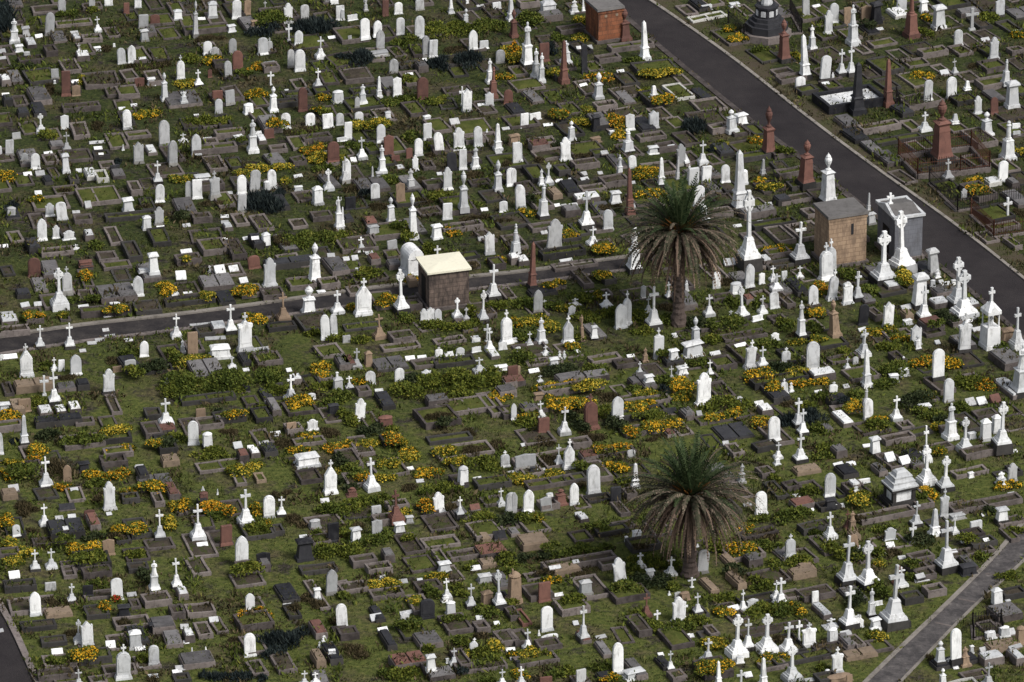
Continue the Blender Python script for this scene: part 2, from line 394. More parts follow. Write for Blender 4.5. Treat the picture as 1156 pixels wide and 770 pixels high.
    if kind == 'O':
        b.block(.27, .27, -.05, .10, .01)
        p = MB(); p.block(.22, .22, .098, .14, .015); p.block(.185, .185, .138, .32, .018); p.block(.2, .2, .319, .35, .02)
        s = MB(); s.block(.135, .135, .349, .94, .028); s.block(.079, .079, .939, 1.0, .039)
        return [('plinth', b, 'base'), ('pedestal', p, 'stone'), ('shaft', s, 'stone')], .27
    if kind == 'B':
        b.block(.32, .32, -.05, .10, .01)
        p = MB(); p.block(.27, .27, .098, .16, .02); p.block(.22, .22, .158, .50, .022)
        if var == 1:
            p.block(.2, .2, .499, .54, -.02); p.block(.22, .22, .539, .565, .03)
            u = urn_mb(.562, 1, .088); nm = 'urn'
        elif var == 2:
            p.block(.2, .2, .499, .53, .02)
            u = MB(); u.lathe([(.075, .528), (.075, .56), (.055, .575), (.045, .85), (.06, .88), (.05, .90), (.03, .92), (.045, .95), (.03, .985), (.005, 1)], 10); nm = 'column'
        else:
            p.block(.19, .19, .499, .60, .015); p.block(.18, .18, .599, .63, -.02); p.block(.2, .2, .629, .66, .045)
            u = urn_mb(.657, 1, .075); nm = 'finial'
        return [('plinth', b, 'base'), ('pedestal', p, 'stone'), (nm, u, 'stone')], .31
    if kind == 'T':
        b.block(.34, .34, -.05, .11, .01)
        p = MB(); p.block(.29, .29, .108, .17, .025); p.block(.22, .22, .168, .46, .018); p.block(.2, .2, .459, .50, -.012); p.block(.22, .22, .499, .52, .03)
        return [('plinth', b, 'base'), ('pedestal', p, 'stone'), ('statue', statue_mb(.515, 1, .088, var), 'stone')], .33
    if kind == 'D':
        # a low desk: a block with a sloping inscribed face
        b.box(-.56, .56, -.62, .60, -.1, .20, .02)
        d = .48
        t.add([(-.5, -d, .19), (.5, -d, .19), (.5, d, .19), (-.5, d, .19), (-.5, -d + .05, .32), (.5, -d + .05, .32), (.5, d, 1.0), (-.5, d, 1.0)],
              [(3, 2, 1, 0), (4, 5, 6, 7), (0, 1, 5, 4), (1, 2, 6, 5), (2, 3, 7, 6), (3, 0, 4, 7)])
        if var == 1: t.lathe([(.16, .9), (.12, 1.02), (.2, 1.12), (.1, 1.3), (.02, 1.35)], 8, cy=.38)
        return [('base', b, 'base'), ('tablet', t, 'stone')], 1.06
    if kind == 'U':
        b.block(.58, .46, -.05, .14, .02)
        t.block(.46, .36, .138, .80, .02 if var else .05)
        c = MB()
        if var == 0: c.block(.44, .34, .799, .86, -.05); c.block(.54, .44, .859, .93, .03); c.block(.46, .36, .929, 1.0, .14)
        elif var == 1: c.block(.42, .32, .799, .84, -.04); c.block(.5, .4, .839, 1.0, .16)
        else: c.lathe([(.2, .795), (.26, .85), (.22, .9), (.12, .96), (.02, 1)], 10, ky=.8)
        return [('base', b, 'base'), ('die', t, 'stone'), ('cap', c, 'stone')], .57
    if kind == 'Z':
        b.block(1.36, .95, -.05, .20, .02)
        t.block(1.1, .72, .198, .72, .02)
        for sx in (-.5, .5):
            for sy in (-.31, .31): t.box(sx - .06, sx + .06, sy - .06, sy + .06, .2, .72)
        c = MB(); c.block(1.12, .74, .719, .78, -.07); c.block(1.26, .88, .779, .88, .08); c.block(1.06, .68, .879, 1.0, .18)
        return [('base', b, 'base'), ('chest', t, 'stone'), ('lid', c, 'stone')], 1.36
    if kind == 'V':
        b.block(.78, .9, -.05, .08, .01); b.block(.70, .82, .079, .16, .02)
        t.block(.58, .70, .158, .66, .015)
        for sx in (-.27, .27):
            for sy in (-.33, .33): t.box(sx - .05, sx + .05, sy - .05, sy + .05, .16, .67)
        c = MB(); c.block(.66, .78, .659, .72, .0)
        n = 10; c.prism([(-.33, .719), (.33, .719)] + [(.33 * math.cos(math.pi * i / n), .72 + .28 * math.sin(math.pi * i / n)) for i in range(1, n)], -.39, .39)
        return [('base', b, 'stone'), ('chest', t, 'stone'), ('lid', c, 'stone')], .72
    if kind == 'W':
        b.block(.86, .7, -.05, .14, .01); b.block(.78, .62, .139, .19, .01)
        t.block(.60, .46, .188, .50)
        Q = []
        for sx in (-.29, .29):
            for sy in (-.22, .22): q = MB(); q.box(sx - .05, sx + .05, sy - .05, sy + .05, .19, .50); Q.append(('pillar', q, 'base'))
        b.block(.78, .62, .499, .57, .0)
        c = MB(); c.block(.80, .64, .569, .61, .0); c.block(.70, .54, .609, .70, .035); c.block(.66, .50, .699, .735, .0); c.block(.56, .42, .734, .83, .03); c.block(.53, .39, .829, .86, .0); c.block(.42, .30, .859, .95, .03); c.block(.36, .25, .949, 1, .05)
        return [('base', b, 'base'), ('chest', t, 'stone'), ('lid', c, 'stone')] + Q, .82
    if kind == 'Y':
        b.block(.30, .30, -.05, .06, .01); b.block(.26, .26, .058, .36, .008)
        Q = []
        for sx in (-.10, .10):
            for sy in (-.10, .10): p = MB(); Q.append(('column', p, 'stone')); p.lathe([(.018, .355), (.013, .38), (.013, .56), (.02, .58)], 8, sx, sy)
        r = MB(); r.block(.26, .26, .578, .64, .0); r.block(.26, .26, .639, .78, .115)
        for s in (-1, 1):
            r.prism([(-.11, .60), (.11, .60), (0, .72)], s * .128 - .004, s * .128 + .004)
        st = statue_mb(.36, .54, .045, 0)
        c = MB(); c.prism(cross_prof(.775, 1, .1, .06, .92, .017, 1.3), -.018, .018)
        return [('pedestal', b, 'stone'), ('canopy', r, 'stone'), ('statue', st, 'stone'), ('cross', c, 'stone')] + Q, .29

COLMAT = {'w': 'white_marble', 'g': 'grey_marble', 'r': 'red_stone', 'o': 'orange_stone', 'd': 'dark_granite'}
BASEMAT = {'w': 'white_marble', 'g': 'grey_stone', 'r': 'red_stone', 'o': 'orange_stone', 'd': 'dark_granite'}
PART_CACHE = {}
def part_meshes(kind, var, colour, dark):
    key = (kind, var, colour, dark)
    if key not in PART_CACHE:
        parts, nom = parts_of(kind, var)
        out = []
        for nm, mb, role in parts:
            mat = COLMAT[colour]
            if role == 'base': mat = 'plinth_stone' if dark else (BASEMAT[colour] if (var != 1 or colour != 'w') else 'grey_marble')
            if kind == 'D' and role == 'base' and not dark: mat = 'kerb_stone'
            out.append((nm, mb.mesh(f'{nm}', mat)))
        PART_CACHE[key] = (out, nom)
    return PART_CACHE[key]

KIND = {  # name, noun for the label, category, group
    'A': ('arched_headstone', 'round-topped headstone', 'headstone', 'round-topped headstones'),
    'G': ('pointed_headstone', 'pointed gothic headstone', 'headstone', 'pointed headstones'),
    'S': ('square_headstone', 'flat-topped headstone', 'headstone', 'flat-topped headstones'),
    'H': ('shouldered_headstone', 'shouldered headstone', 'headstone', 'shouldered headstones'),
    'X': ('cross_topped_headstone', 'headstone topped by a cross', 'headstone', 'headstones topped by crosses'),
    'C': ('pedestal_cross', 'cross on stepped pedestal', 'cross', 'crosses on stepped pedestals'),
    'K': ('ringed_cross', 'ringed cross on stepped pedestal', 'cross', 'ringed crosses on pedestals'),
    'P': ('plain_cross', 'thin plain cross', 'cross', 'plain grave crosses'),
    'O': ('obelisk', 'tapering obelisk', 'obelisk', 'obelisks'),
    'B': ('urn_monument', 'pedestal monument with finial', 'monument', 'urn and column monuments'),
    'T': ('statue_monument', 'statue on a pedestal', 'statue', 'statues on pedestals'),
    'D': ('desk_tablet', 'low sloping grave tablet', 'grave tablet', 'low desk tablets'),
    'U': ('capped_pedestal', 'squat capped pedestal', 'monument', 'capped grave pedestals'),
    'Z': ('chest_tomb', 'chest tomb with moulded lid', 'tomb', 'chest tombs'),
    'V': ('vaulted_tomb', 'tomb with a rounded barrel lid', 'tomb', None),
    'W': ('tiered_tomb', 'tomb with tiered lid and dark base', 'tomb', None),
    'Y': ('canopied_monument', 'canopied monument with open arches', 'monument', None)}
DEFW = {'A': .55, 'G': .52, 'S': .55, 'H': .58, 'X': .46, 'C': .48, 'K': .44, 'P': .5, 'O': .28, 'B': .36, 'T': .4, 'U': .75, 'Z': 1.3, 'V': .7, 'W': .8, 'Y': .29}
CWORD = {'w': 'white', 'g': 'grey', 'r': 'red-brown', 'o': 'sandstone', 'd': 'dark'}
CADJ = {'w': 'white', 'g': 'weathered grey', 'r': 'red-brown', 'o': 'ochre sandstone', 'd': 'dark'}

def phi_at(px, py):
    # which side of the asphalt road
    if px > 700 and py < (px - 722) * 0.72 - 0: return R(25)
    return R(min(24.0, max(13.5, 14 + (px - 150) / 750 * 9)))

PLOTS = []     # (origin, r, q, half w, half l, z)
def plot_z(p):
    z = 0.0
    for c, r, q, hw, hl, zz in PLOTS:
        d = p - c
        if abs(d.x) > 8 or abs(d.y) > 8: continue
        if abs(d.dot(r)) < hw and abs(d.dot(q)) < hl: z = max(z, zz)
    return z

MONS = []
def monument(code, px, py, hpx, wpx):
    kind = code[0]; flags = code[2:] if len(code) > 1 else ''
    colour = next((c for c in flags if c in 'grod'), 'w'); dark = 'k' in flags
    p0 = ground(px, py); z = plot_z(p0)
    p = p0
    if z > 0:
        p1 = ground(px, py, z)
        z1 = plot_z(Vector((p1.x, p1.y, 0)))
        if z1 > 0: p = Vector((p1.x, p1.y, z1))
        else: p = p0
    s = scale_at(p); es = elev_sin(p); ec = math.sqrt(1 - es * es)
    if wpx is None: wpx = 58 / 5.78 if kind == 'D' else hpx * DEFW[kind]
    var = rnd.choice((0, 0, 1, 2))
    if kind == 'D': var = 0
    if kind == 'T': var = rnd.choice((0, 0, 0, 0, 1, 2))
    if kind == 'P' or kind == 'O' or kind in 'YZVW': var = 0
    meshes, nom = part_meshes(kind, var, colour, dark)
    phi = phi_at(px, py) + rnd.gauss(0, R(3.5))
    W = wpx / s / math.cos(phi) * (.93 if kind in 'AGSHX' else .95)
    if kind == 'D':
        H = max(.16, .62 * hpx / s / ec); W = max(.35, min(W * .92, 1.6)); H *= .88; D = max(.25, min(1.0, .85 * H + .08))
        if colour == 'w' and rnd.random() < .28: colour = 'g'; meshes, nom = part_meshes(kind, var, colour, dark)
        sc = (W / nom, D, H)
    else:
        # part of the picture height is the depth of the foot
        H = max(.25, (hpx / s - W * .25 * es) / ec)
        if kind in 'SU' and H < .5 * W: pass
        sx = W / nom
        sc = (sx, .5 * (sx + H) if kind in 'CKOBTYZPXVW' else min(.75 * sx + .25 * H, 1.6), H)
        if kind in 'OBTCK': sc = (sx, .35 * H + .65 * sx, H)
    nm, noun, cat, grp = KIND[kind]
    root = bpy.data.objects.new(nm, None); COL.objects.link(root)
    root.empty_display_size = .3
    old = 1.3 if colour in 'g' else .8
    root.location = p; root.scale = sc
    tx, ty = rnd.gauss(0, R(1.6)) * old, rnd.gauss(0, R(1.5)) * old
    if kind in 'AGSHX' and rnd.random() < .06: ty = rnd.choice((-1, 1)) * R(rnd.uniform(4, 7))
    root.rotation_euler = (tx, ty, phi)
    for pn, me in meshes:
        obj(pn, me, root)
    adj = CADJ[colour]
    np_ = adj + ' ' + noun
    if kind == 'B': np_ = adj + ' ' + {0: 'pedestal monument with finial', 1: 'pedestal monument with urn', 2: 'columned pedestal monument'}[var]
    if dark and kind != 'D': np_ += ' on dark plinth' if kind not in 'CK' else ' with dark plinth'
    if abs(ty) > R(3.4) and H > .8: np_ = 'leaning ' + np_
    register(root, np_, cat, grp, p, H, (kind, colour, 'dark' if dark else ''))
    MONS.append((p, W, H, kind))
    return root
# ------------------------------------------------------------------ grave plots
def jit(v, a): return v + rnd.uniform(-a, a)

PLOTNAME = {'e': ('kerbed_grave', 'stone-kerbed grave of bare earth', 'grave', 'kerbed earth graves'),
            'g': ('grassy_grave', 'stone-kerbed grave filled with grass', 'grave', 'kerbed grass graves'),
            'y': ('grassy_grave', 'stone-kerbed grave holding flowers', 'grave', 'kerbed grass graves'),
            'b': ('grassy_grave', 'stone-kerbed grave under leafy plants', 'grave', 'kerbed grass graves'),
            'd': ('kerbed_grave', 'dark-kerbed grave of bare earth', 'grave', 'kerbed earth graves'),
            's': ('ledger_grave', 'grey stone slab grave', 'slab grave', 'slab graves'),
            'n': ('sunken_grave', 'sunken weathered kerb round a neglected grave', 'grave', 'sunken grave kerbs'),
            'k': ('ledger_grave', 'dark stone slab grave', 'slab grave', 'slab graves'),
            'w': ('ledger_grave', 'white marble slab grave', 'slab grave', 'slab graves'),
            'o': ('ledger_grave', 'sandstone slab grave', 'slab grave', 'slab graves'),
            'r': ('ledger_grave', 'red-brown slab grave', 'slab grave', 'slab graves')}
KERBM = {'W': 'pale_kerb', 'k': 'plinth_stone', 'o': 'sandstone_kerb', 'r': 'red_stone', 'D': 'dark_granite', 'g': 'kerb_stone'}
KERBW = {'W': 'pale', 'k': 'dark', 'o': 'sandstone', 'r': 'red-brown', 'D': 'black granite'}

def frame_mesh(hw, hl, t, h, mat, sag=.03):
    """four kerb stones, each cut into lengths, a little out of true"""
    m = MB()
    def run(x0, y0, x1, y1):
        L = math.hypot(x1 - x0, y1 - y0); n = max(1, round(L / 1.1))
        ux, uy = (x1 - x0) / L, (y1 - y0) / L; nx, ny = -uy, ux
        hs = [jit(h, sag) for _ in range(n + 1)]; os_ = [jit(0, .02) for _ in range(n + 1)]
        for k in range(n):
            a = L * k / n + (.006 if k else 0); b = L * (k + 1) / n - (.006 if k < n - 1 else 0)
            vs = []
            for (d, z, hh, o) in ((a, -.1, 0, os_[k]), (b, -.1, 0, os_[k + 1]), (a, 0, hs[k], os_[k]), (b, 0, hs[k + 1], os_[k + 1])):
                for sgn in (-.5, .5):
                    w_ = t * (1 if hh == 0 else .92)
                    vs.append((x0 + ux * d + nx * (sgn * w_ + o), y0 + uy * d + ny * (sgn * w_ + o), z if hh == 0 else hh))
            m.add(vs, [(0, 1, 3, 2)[::-1], (4, 5, 7, 6), (0, 2, 6, 4), (1, 5, 7, 3), (0, 4, 5, 1), (2, 3, 7, 6)])
    e = t / 2
    run(-hw, -hl + e, hw, -hl + e); run(-hw, hl - e, hw, hl - e)
    run(-hw + e, -hl + t, -hw + e, hl - t); run(hw - e, -hl + t, hw - e, hl - t)
    return m.mesh('kerb', mat)

def solve_plot(px, py, Wpx, Lpx, kh):
    p = ground(px, py); s = scale_at(p); es = elev_sin(p); ec = math.sqrt(1 - es * es)
    phi = phi_at(px, py); c, si = math.cos(phi), math.sin(phi)
    W = 1.05 * Wpx / s; V = 1.06 * (Lpx / s - ec * kh * .6) / es
    det = c * c - si * si
    w_ = (c * W - si * V) / det; l_ = (c * V - si * W) / det
    if l_ < .95: l_ = .95; w_ = (W - l_ * si) / c
    if w_ < .6: w_ = .6; l_ = max(.8, min(l_, (W - w_ * c) / max(si, .1) if W > w_ * c else l_))
    l_ = min(l_, 7.0); w_ = min(w_, 9.0)
    # the box's centre in the picture also holds the kerb's height
    p = ground(px, py + .5 * kh * ec * s)
    return p, phi, w_, l_

def grave_plot(code, px, py, Wpx, Lpx, kh=None):
    fill = code[1]; kc = code[2] if len(code) > 2 else None
    if kh is None: kh = rnd.choice((.16, .22, .28, .34, .42))
    if kc is None and fill in 'egyb': kc = rnd.choice('ggggggggggkkk')
    elif kc is None: kc = 'g'
    if fill == "d": kc = "k"
    p, phi, w_, l_ = solve_plot(px, py, Wpx, Lpx, kh)
    phi += rnd.gauss(0, R(1.2))
    return place_plot(fill, kc, p, phi, w_, l_, kh)

def place_plot(fill, kc, p, phi, w_, l_, kh):
    nm, noun, cat, grp = PLOTNAME[fill]
    root = bpy.data.objects.new(nm, None); COL.objects.link(root); root.empty_display_size = .3
    root.location = (p.x, p.y, 0); root.rotation_euler = (0, 0, phi)
    hw, hl = w_ / 2, l_ / 2
    t = min(.2, .13 + .05 * rnd.random(), w_ * .2)
    if kc == 'D':      # a black granite coping round a floor of white marble chips
        obj('kerb', frame_mesh(hw, hl, .26, .62, 'dark_granite', .004), root)
        m = MB(); m.box(-hw + .24, hw - .24, -hl + .24, hl - .24, -.05, .40); obj('infill', m.mesh('infill', 'white_marble'), root); zt = .40
    elif fill in 'egybdn':
        obj('kerb', frame_mesh(hw, hl, t, kh, KERBM[kc]), root)
        zi = kh - jit(.10, .05)
        m = MB(); nx = max(1, int(w_ / .5)); ny = max(1, int(l_ / .5)); a, b = hw - t * .6, hl - t * .6
        vs = []; fs = []
        mound = rnd.choice((0, .05, .1))
        for j in range(ny + 1):
            for i in range(nx + 1):
                u, v = i / nx, j / ny; edge = i in (0, nx) or j in (0, ny)
                vs.append((-a + 2 * a * u, -b + 2 * b * v, zi + (0 if edge else rnd.uniform(-.03, .05) + mound)))
        for j in range(ny):
            for i in range(nx):
                o = j * (nx + 1) + i; fs.append((o, o + 1, o + nx + 2, o + nx + 1))
        m.add(vs, fs)
        obj('infill', m.mesh('infill', 'infill_grass' if fill in 'gyb' or (fill == 'n' and rnd.random() < .4) else 'infill_earth'), root)
        if w_ > 2.6 and rnd.random() < .5 and fill in 'eg':      # a kerb between two graves of one family plot
            root['split'] = 1; m = MB(); x = jit(0, .2); m.box(x - .06, x + .06, -hl + t, hl - t, 0, kh - .03); obj('dividing_kerb', m.mesh('dividing_kerb', KERBM[kc]), root)
        zt = zi + .02
    else:
        mat = {'s': 'grey_slab', 'k': 'dark_granite', 'w': 'white_marble', 'o': 'sandstone_kerb', 'r': 'red_stone'}[fill]
        h2 = kh + .05
        m = MB(); m.box(-hw, hw, -hl, hl, -.1, h2, .02); obj('base', m.mesh('base', 'plinth_stone' if fill == 'k' else ('sandstone_kerb' if fill == 'o' else KERBM[kc])), root)
        m = MB(); i = .07; m.box(-hw + i, hw - i, -hl + i, hl - i, h2 - .01, h2 + .10, .025)
        if w_ > 1.9: # two slabs side by side
            m = MB(); m.box(-hw + i, -.03, -hl + i, hl - i, h2 - .01, h2 + .09, .025); m.box(.03, hw - i, -hl + i, hl - i, h2 - .01, h2 + .10, .025)
        obj('ledger', m.mesh('ledger', mat), root)
        zt = h2 + .09
    r = Vector((math.cos(phi), math.sin(phi), 0)); q = Vector((math.sin(phi), -math.cos(phi), 0))
    PLOTS.append((Vector((p.x, p.y, 0)), r, q, hw, hl, zt))
    np_ = noun
    if fill in 'egyb' and kc in KERBW: np_ = noun.replace('stone-kerbed', KERBW[kc] + '-kerbed')
    if kc == 'D': np_ = 'black granite enclosure floored with white marble'
    if kc != 'D' and fill != 'n':
        if w_ > 1.7 * l_: np_ = 'broad ' + np_
        elif l_ > 1.9 * w_: np_ = 'narrow ' + np_
    if root.get('split'): np_ += ', divided in two'
    register(root, np_, cat, grp, p, w_ * l_, ('plot', fill, ''))
    return root

# ------------------------------------------------------------------ plants
def leaf_quad(V, F, p, d, n, L, W):
    """one leaf: a folded diamond of length L, width W along direction d"""
    side = d.cross(n)
    if side.length < 1e-4: side = Vector((1, 0, 0))
    side.normalize(); o = len(V)
    V += [tuple(p), tuple(p + d * (L * .5) + side * (W * .5)), tuple(p + d * L), tuple(p + d * (L * .5) - side * (W * .5))]
    F.append((o, o + 1, o + 2, o + 3))

def rand_dir(up):
    while True:
        v = Vector((rnd.uniform(-1, 1), rnd.uniform(-1, 1), rnd.uniform(-1, 1)))
        if .05 < v.length < 1: break
    v.normalize(); v.z = abs(v.z) * up + v.z * (1 - up); return v.normalized()

def mound_height(lobes, x, y):
    h = 0
    for lx, ly, lr, lh in lobes:
        d = ((x - lx) ** 2 + (y - ly) ** 2) / (lr * lr)
        if d < 1: h = max(h, lh * math.sqrt(1 - d))
    return h

def lobes_for(hw, hd, H):
    rr = min(hw, hd); n = max(5, int(hw * hd * 5.0 / max(.25, rr * rr) * .55 + 4)); n = min(n, 60); L = []
    for _ in range(n):
        while True:
            a, b = rnd.uniform(-1, 1), rnd.uniform(-1, 1)
            if abs(a) ** 3 + abs(b) ** 3 < 1: break
        r = max(.24, rr * rnd.uniform(.42, .75)); x, y = a * max(.05, hw - r * .6), b * max(.05, hd - r * .6)
        L.append((x, y, r, H * rnd.uniform(.5, 1.08)))
    return L

def mesh_from(V, F, name, mat):
    me = bpy.data.meshes.new(name); me.from_pydata(V, [], F); me.materials.append(MATS[mat]); me.update(); return me

PLANT = {'fb': ('leafy_shrub', 'low green shrub', 'shrub', 'green shrubs'),
         'fd': ('spiky_shrub', 'dark spiky shrub', 'shrub', 'dark spiky shrubs'),  # those filling the top-left corner stand in for dark tree shadow
         'fo': ('dry_shrub', 'patch of dry weeds', 'weeds', 'tufts of dry weeds'),
         'fy': ('flower_clump', 'clump of yellow-orange flowers', 'flowers', 'clumps of yellow flowers'),
         'fr': ('flower_clump', 'clump of red flowers', 'flowers', None)}
def plant(code, px, py, Wpx, Hpx):
    c = ground(px, py + Hpx * .12)
    z = plot_z(c)
    if z > 0: c = ground(px, py + Hpx * .12, z); c.z = z
    s = scale_at(c); es = elev_sin(c); ec = math.sqrt(1 - es * es)
    vh = Hpx / s
    big = Wpx > 180 / 5.78
    if code == 'fd': H = min(2.3, vh * .70)
    elif code == 'fb': H = min(.95 if not big else 1.25, vh * .52)
    elif code in ('fy', 'fr'): H = min(.85, vh * .50)
    else: H = min(.75, vh * .42)
    H = max(.32, H)
    dep = max(.8, (vh * 1.2 - H * ec * .8) / es)
    dep = min(dep, 5.0)
    hw, hd = Wpx / s / 2 * 1.08, dep / 2
    if code == 'fy': hw *= 1.12; dep *= 1.1; hd = dep / 2; H *= .92
    hw = max(hw, .25)
    phi = phi_at(px, py)
    nm, noun, cat, grp = PLANT[code]
    np_ = noun
    area = 4 * hw * hd * .8
    V = []; F = []; bV = []; bF = []
    lob = lobes_for(hw, hd, H)
    def sample():
        while True:
            lx, ly, lr, lh = rnd.choice(lob)
            a = rnd.uniform(0, 2 * math.pi); k = math.sqrt(rnd.random())
            x, y = lx + lr * k * math.cos(a), ly + lr * k * math.sin(a)
            h = mound_height(lob, x, y)
            if h > 0: return x, y, h
    if code == 'fd':
        for _ in range(int(min(1500, 230 + 170 * area))):
            x, y, h = sample()
            z0 = rnd.uniform(0, .35) * h
            d = Vector((rnd.gauss(0, .45), rnd.gauss(0, .45), 1)).normalized()
            leaf_quad(V, F, Vector((x, y, z0)), d, rand_dir(0), h * rnd.uniform(.45, .85), rnd.uniform(.05, .10))
        mat = 'blue_leaf'
    elif code == 'fo':
        for _ in range(int(min(2200, 200 + 330 * area))):
            x, y, h = sample()
            d = Vector((rnd.gauss(0, .5), rnd.gauss(0, .5), 1)).normalized()
            leaf_quad(V, F, Vector((x, y, 0)), d, rand_dir(0), h * rnd.uniform(.5, 1.1), rnd.uniform(.03, .07))
        mat = 'olive_leaf'
    else:
        dens = 270 if code == 'fb' else 280
        for _ in range(int(min(4200, 160 + dens * area))):
            x, y, h = sample()
            zz = h * (rnd.random() ** .4)
            d = rand_dir(.75); L = rnd.uniform(.11, .24)
            leaf_quad(V, F, Vector((x, y, zz)), d, rand_dir(1), L, L * rnd.uniform(.4, .7))
        mat = 'green_leaf' if code == 'fb' else 'bright_leaf'
        if code == 'fb' and rnd.random() < .15: mat = 'dark_leaf'; np_ = noun.replace('green', 'dark-leaved')
        if code == 'fb' and mat == 'green_leaf' and rnd.random() < .5: mat = 'bright_leaf'
        if code in ('fy', 'fr'):
            dens = rnd.uniform(110, 260)
            patch = [(rnd.uniform(-hw, hw), rnd.uniform(-hd, hd), rnd.uniform(.45, .8) * max(hw, hd)) for _ in range(3)]
            for _ in range(int(min(3400, 80 + dens * area))):
                x, y, h = sample()
                if rnd.random() > .4 and not any((x - a) ** 2 + (y - b) ** 2 < r_ * r_ for a, b, r_ in patch): continue
                zz = h * rnd.uniform(.72, 1.08) + .03
                c0 = Vector((x, y, zz)); L = rnd.uniform(.03, .062)
                nrm = Vector((rnd.gauss(0, .5), rnd.gauss(0, .5) - .3, 1)).normalized()
                t1 = nrm.cross(Vector((1, .2, 0))).normalized(); t2 = nrm.cross(t1); o = len(bV)
                k = 5
                for i in range(k):
                    a = 2 * math.pi * i / k; bV.append(tuple(c0 + (t1 * math.cos(a) + t2 * math.sin(a)) * L))
                bF.append(tuple(range(o, o + k)))
    root = bpy.data.objects.new(nm, None) if bV else None
    me = mesh_from(V, F, 'foliage', mat)
    if root is None:
        root = bpy.data.objects.new(nm, me)
    COL.objects.link(root)
    root.location = c; root.rotation_euler = (0, 0, phi)
    if bV:
        obj('foliage', me, root)
        pm = 'red_petal' if code == 'fr' else rnd.choice(('yellow_petal', 'yellow_petal', 'yellow_petal', 'yellow_petal', 'orange_petal', 'gold_petal', 'gold_petal', 'gold_petal'))
        obj('blossom', mesh_from(bV, bF, 'blossom', pm), root)
        np_ = np_.replace('yellow-orange', {'yellow_petal': 'golden yellow', 'orange_petal': 'deep orange', 'gold_petal': 'dull yellow'}.get(pm, ''))
    register(root, np_, cat, grp, c, hw * 2, ('plant', code, ''))
    return root
# ------------------------------------------------------------------ setting: ground, road, paths
def poly_sheet(name, pts, z, mat, h=None):
    """flat sheet (or low slab of height h) through picture points"""
    g = [ground(x, y) for x, y in pts]; n = len(g); m = MB()
    if h is None: m.add([(p.x, p.y, z) for p in g], [tuple(range(n))])
    else:
        m.add([(p.x, p.y, z + h) for p in g] + [(p.x, p.y, -.2) for p in g],
              [tuple(range(n))] + [((i + 1) % n, i, n + i, n + (i + 1) % n) for i in range(n)])
    me = m.mesh(name, mat)
    if me.polygons[0].normal.z < 0: me.flip_normals()
    o = obj(name, me); o['kind'] = 'structure'; return o

def ribbon(name, left, right, z, mat, h=0.0, sub=1):
    """strip between two polylines given in picture points; h > 0 makes it a kerb with sides"""
    a = [ground(*p) for p in left]; b = [ground(*p) for p in right]; m = MB(); n = len(a)
    if h: 
        vs = []
        for p, q in zip(a, b): vs += [(p.x, p.y, -.1), (p.x, p.y, z + h), (q.x, q.y, z + h), (q.x, q.y, -.1)]
        fs = []
        for i in range(n - 1):
            for k in range(3): fs.append((i * 4 + k, (i + 1) * 4 + k, (i + 1) * 4 + k + 1, i * 4 + k + 1))
        fs += [(0, 1, 2, 3), tuple(4 * (n - 1) + k for k in (3, 2, 1, 0))]
    else:
        vs = [];
        for p, q in zip(a, b): vs += [(p.x, p.y, z), (q.x, q.y, z)]
        fs = [(2 * i, 2 * i + 2, 2 * i + 3, 2 * i + 1) for i in range(n - 1)]
    m.add(vs, fs); me = m.mesh(name, mat)
    import bmesh
    bm = bmesh.new(); bm.from_mesh(me); bmesh.ops.recalc_face_normals(bm, faces=bm.faces)
    if not h:
        bm.faces.ensure_lookup_table()
        if bm.faces[0].normal.z < 0: bmesh.ops.reverse_faces(bm, faces=bm.faces)
    bm.to_mesh(me); bm.free()
    o = obj(name, me); o['kind'] = 'structure'; return o

m = MB(); m.add([(-1500, -600, 0), (1500, -600, 0), (1500, 2600, 0), (-1500, 2600, 0)], [(0, 1, 2, 3)])
g_ = obj('ground', m.mesh('ground', 'turf')); g_['kind'] = 'structure'

def resample(pts, n):
    L = [0]
    for a, b in zip(pts, pts[1:]): L.append(L[-1] + math.dist(a, b))
    out = []
    for i in range(n):
        t = L[-1] * i / (n - 1); k = max(j for j in range(len(L)) if L[j] <= t + 1e-9); k = min(k, len(pts) - 2)
        u = (t - L[k]) / max(1e-9, L[k + 1] - L[k])
        out.append((pts[k][0] + (pts[k + 1][0] - pts[k][0]) * u, pts[k][1] + (pts[k + 1][1] - pts[k][1]) * u))
    return out
def smooth(p, it=2):
    for _ in range(it): p = [p[0]] + [((a[0] + 2 * b[0] + c[0]) / 4, (a[1] + 2 * b[1] + c[1]) / 4) for a, b, c in zip(p, p[1:], p[2:])] + [p[-1]]
    return p
def off(p, dx, dy): return [(x + dx, y + dy) for x, y in p]

RL = smooth(resample([(600, -60), (690, 0), (741, 48), (813, 106), (846, 134), (893, 167), (945, 207), (990, 243), (1043, 284), (1090, 320), (1129, 354), (1170, 393), (1260, 480), (1420, 640)], 36))
RR = smooth(resample([(640, -60), (731, 0), (779, 33), (803, 49), (862, 94), (905, 130), (955, 167), (999, 200), (1053, 236), (1080, 257), (1112, 281), (1156, 317), (1170, 328), (1280, 420), (1450, 570)], 36))
ribbon('road', RL, RR, .012, 'asphalt')
ribbon('road_kerb', RR, off(RR, 3.2, -1), 0, 'concrete', .10)
ribbon('road_verge', off(RR, 3.2, -1), off(RR, 30, -3), .008, 'verge')
ribbon('road_edge', off(RL, -5, 2), RL, 0, 'kerb_stone', .07)
P1 = smooth(resample([(-40, 389), (0, 382), (86, 369), (200, 357), (300, 344), (393, 330), (445, 324), (530, 314), (600, 308), (660, 298), (712, 291)], 24), 1)
P2 = smooth(resample([(-40, 407), (0, 399), (90, 385), (200, 372), (304, 358), (400, 344), (450, 337), (530, 326), (600, 319), (664, 310), (722, 302)], 24), 1)
ribbon('cross_path', P1, P2, .010, 'path_asphalt')
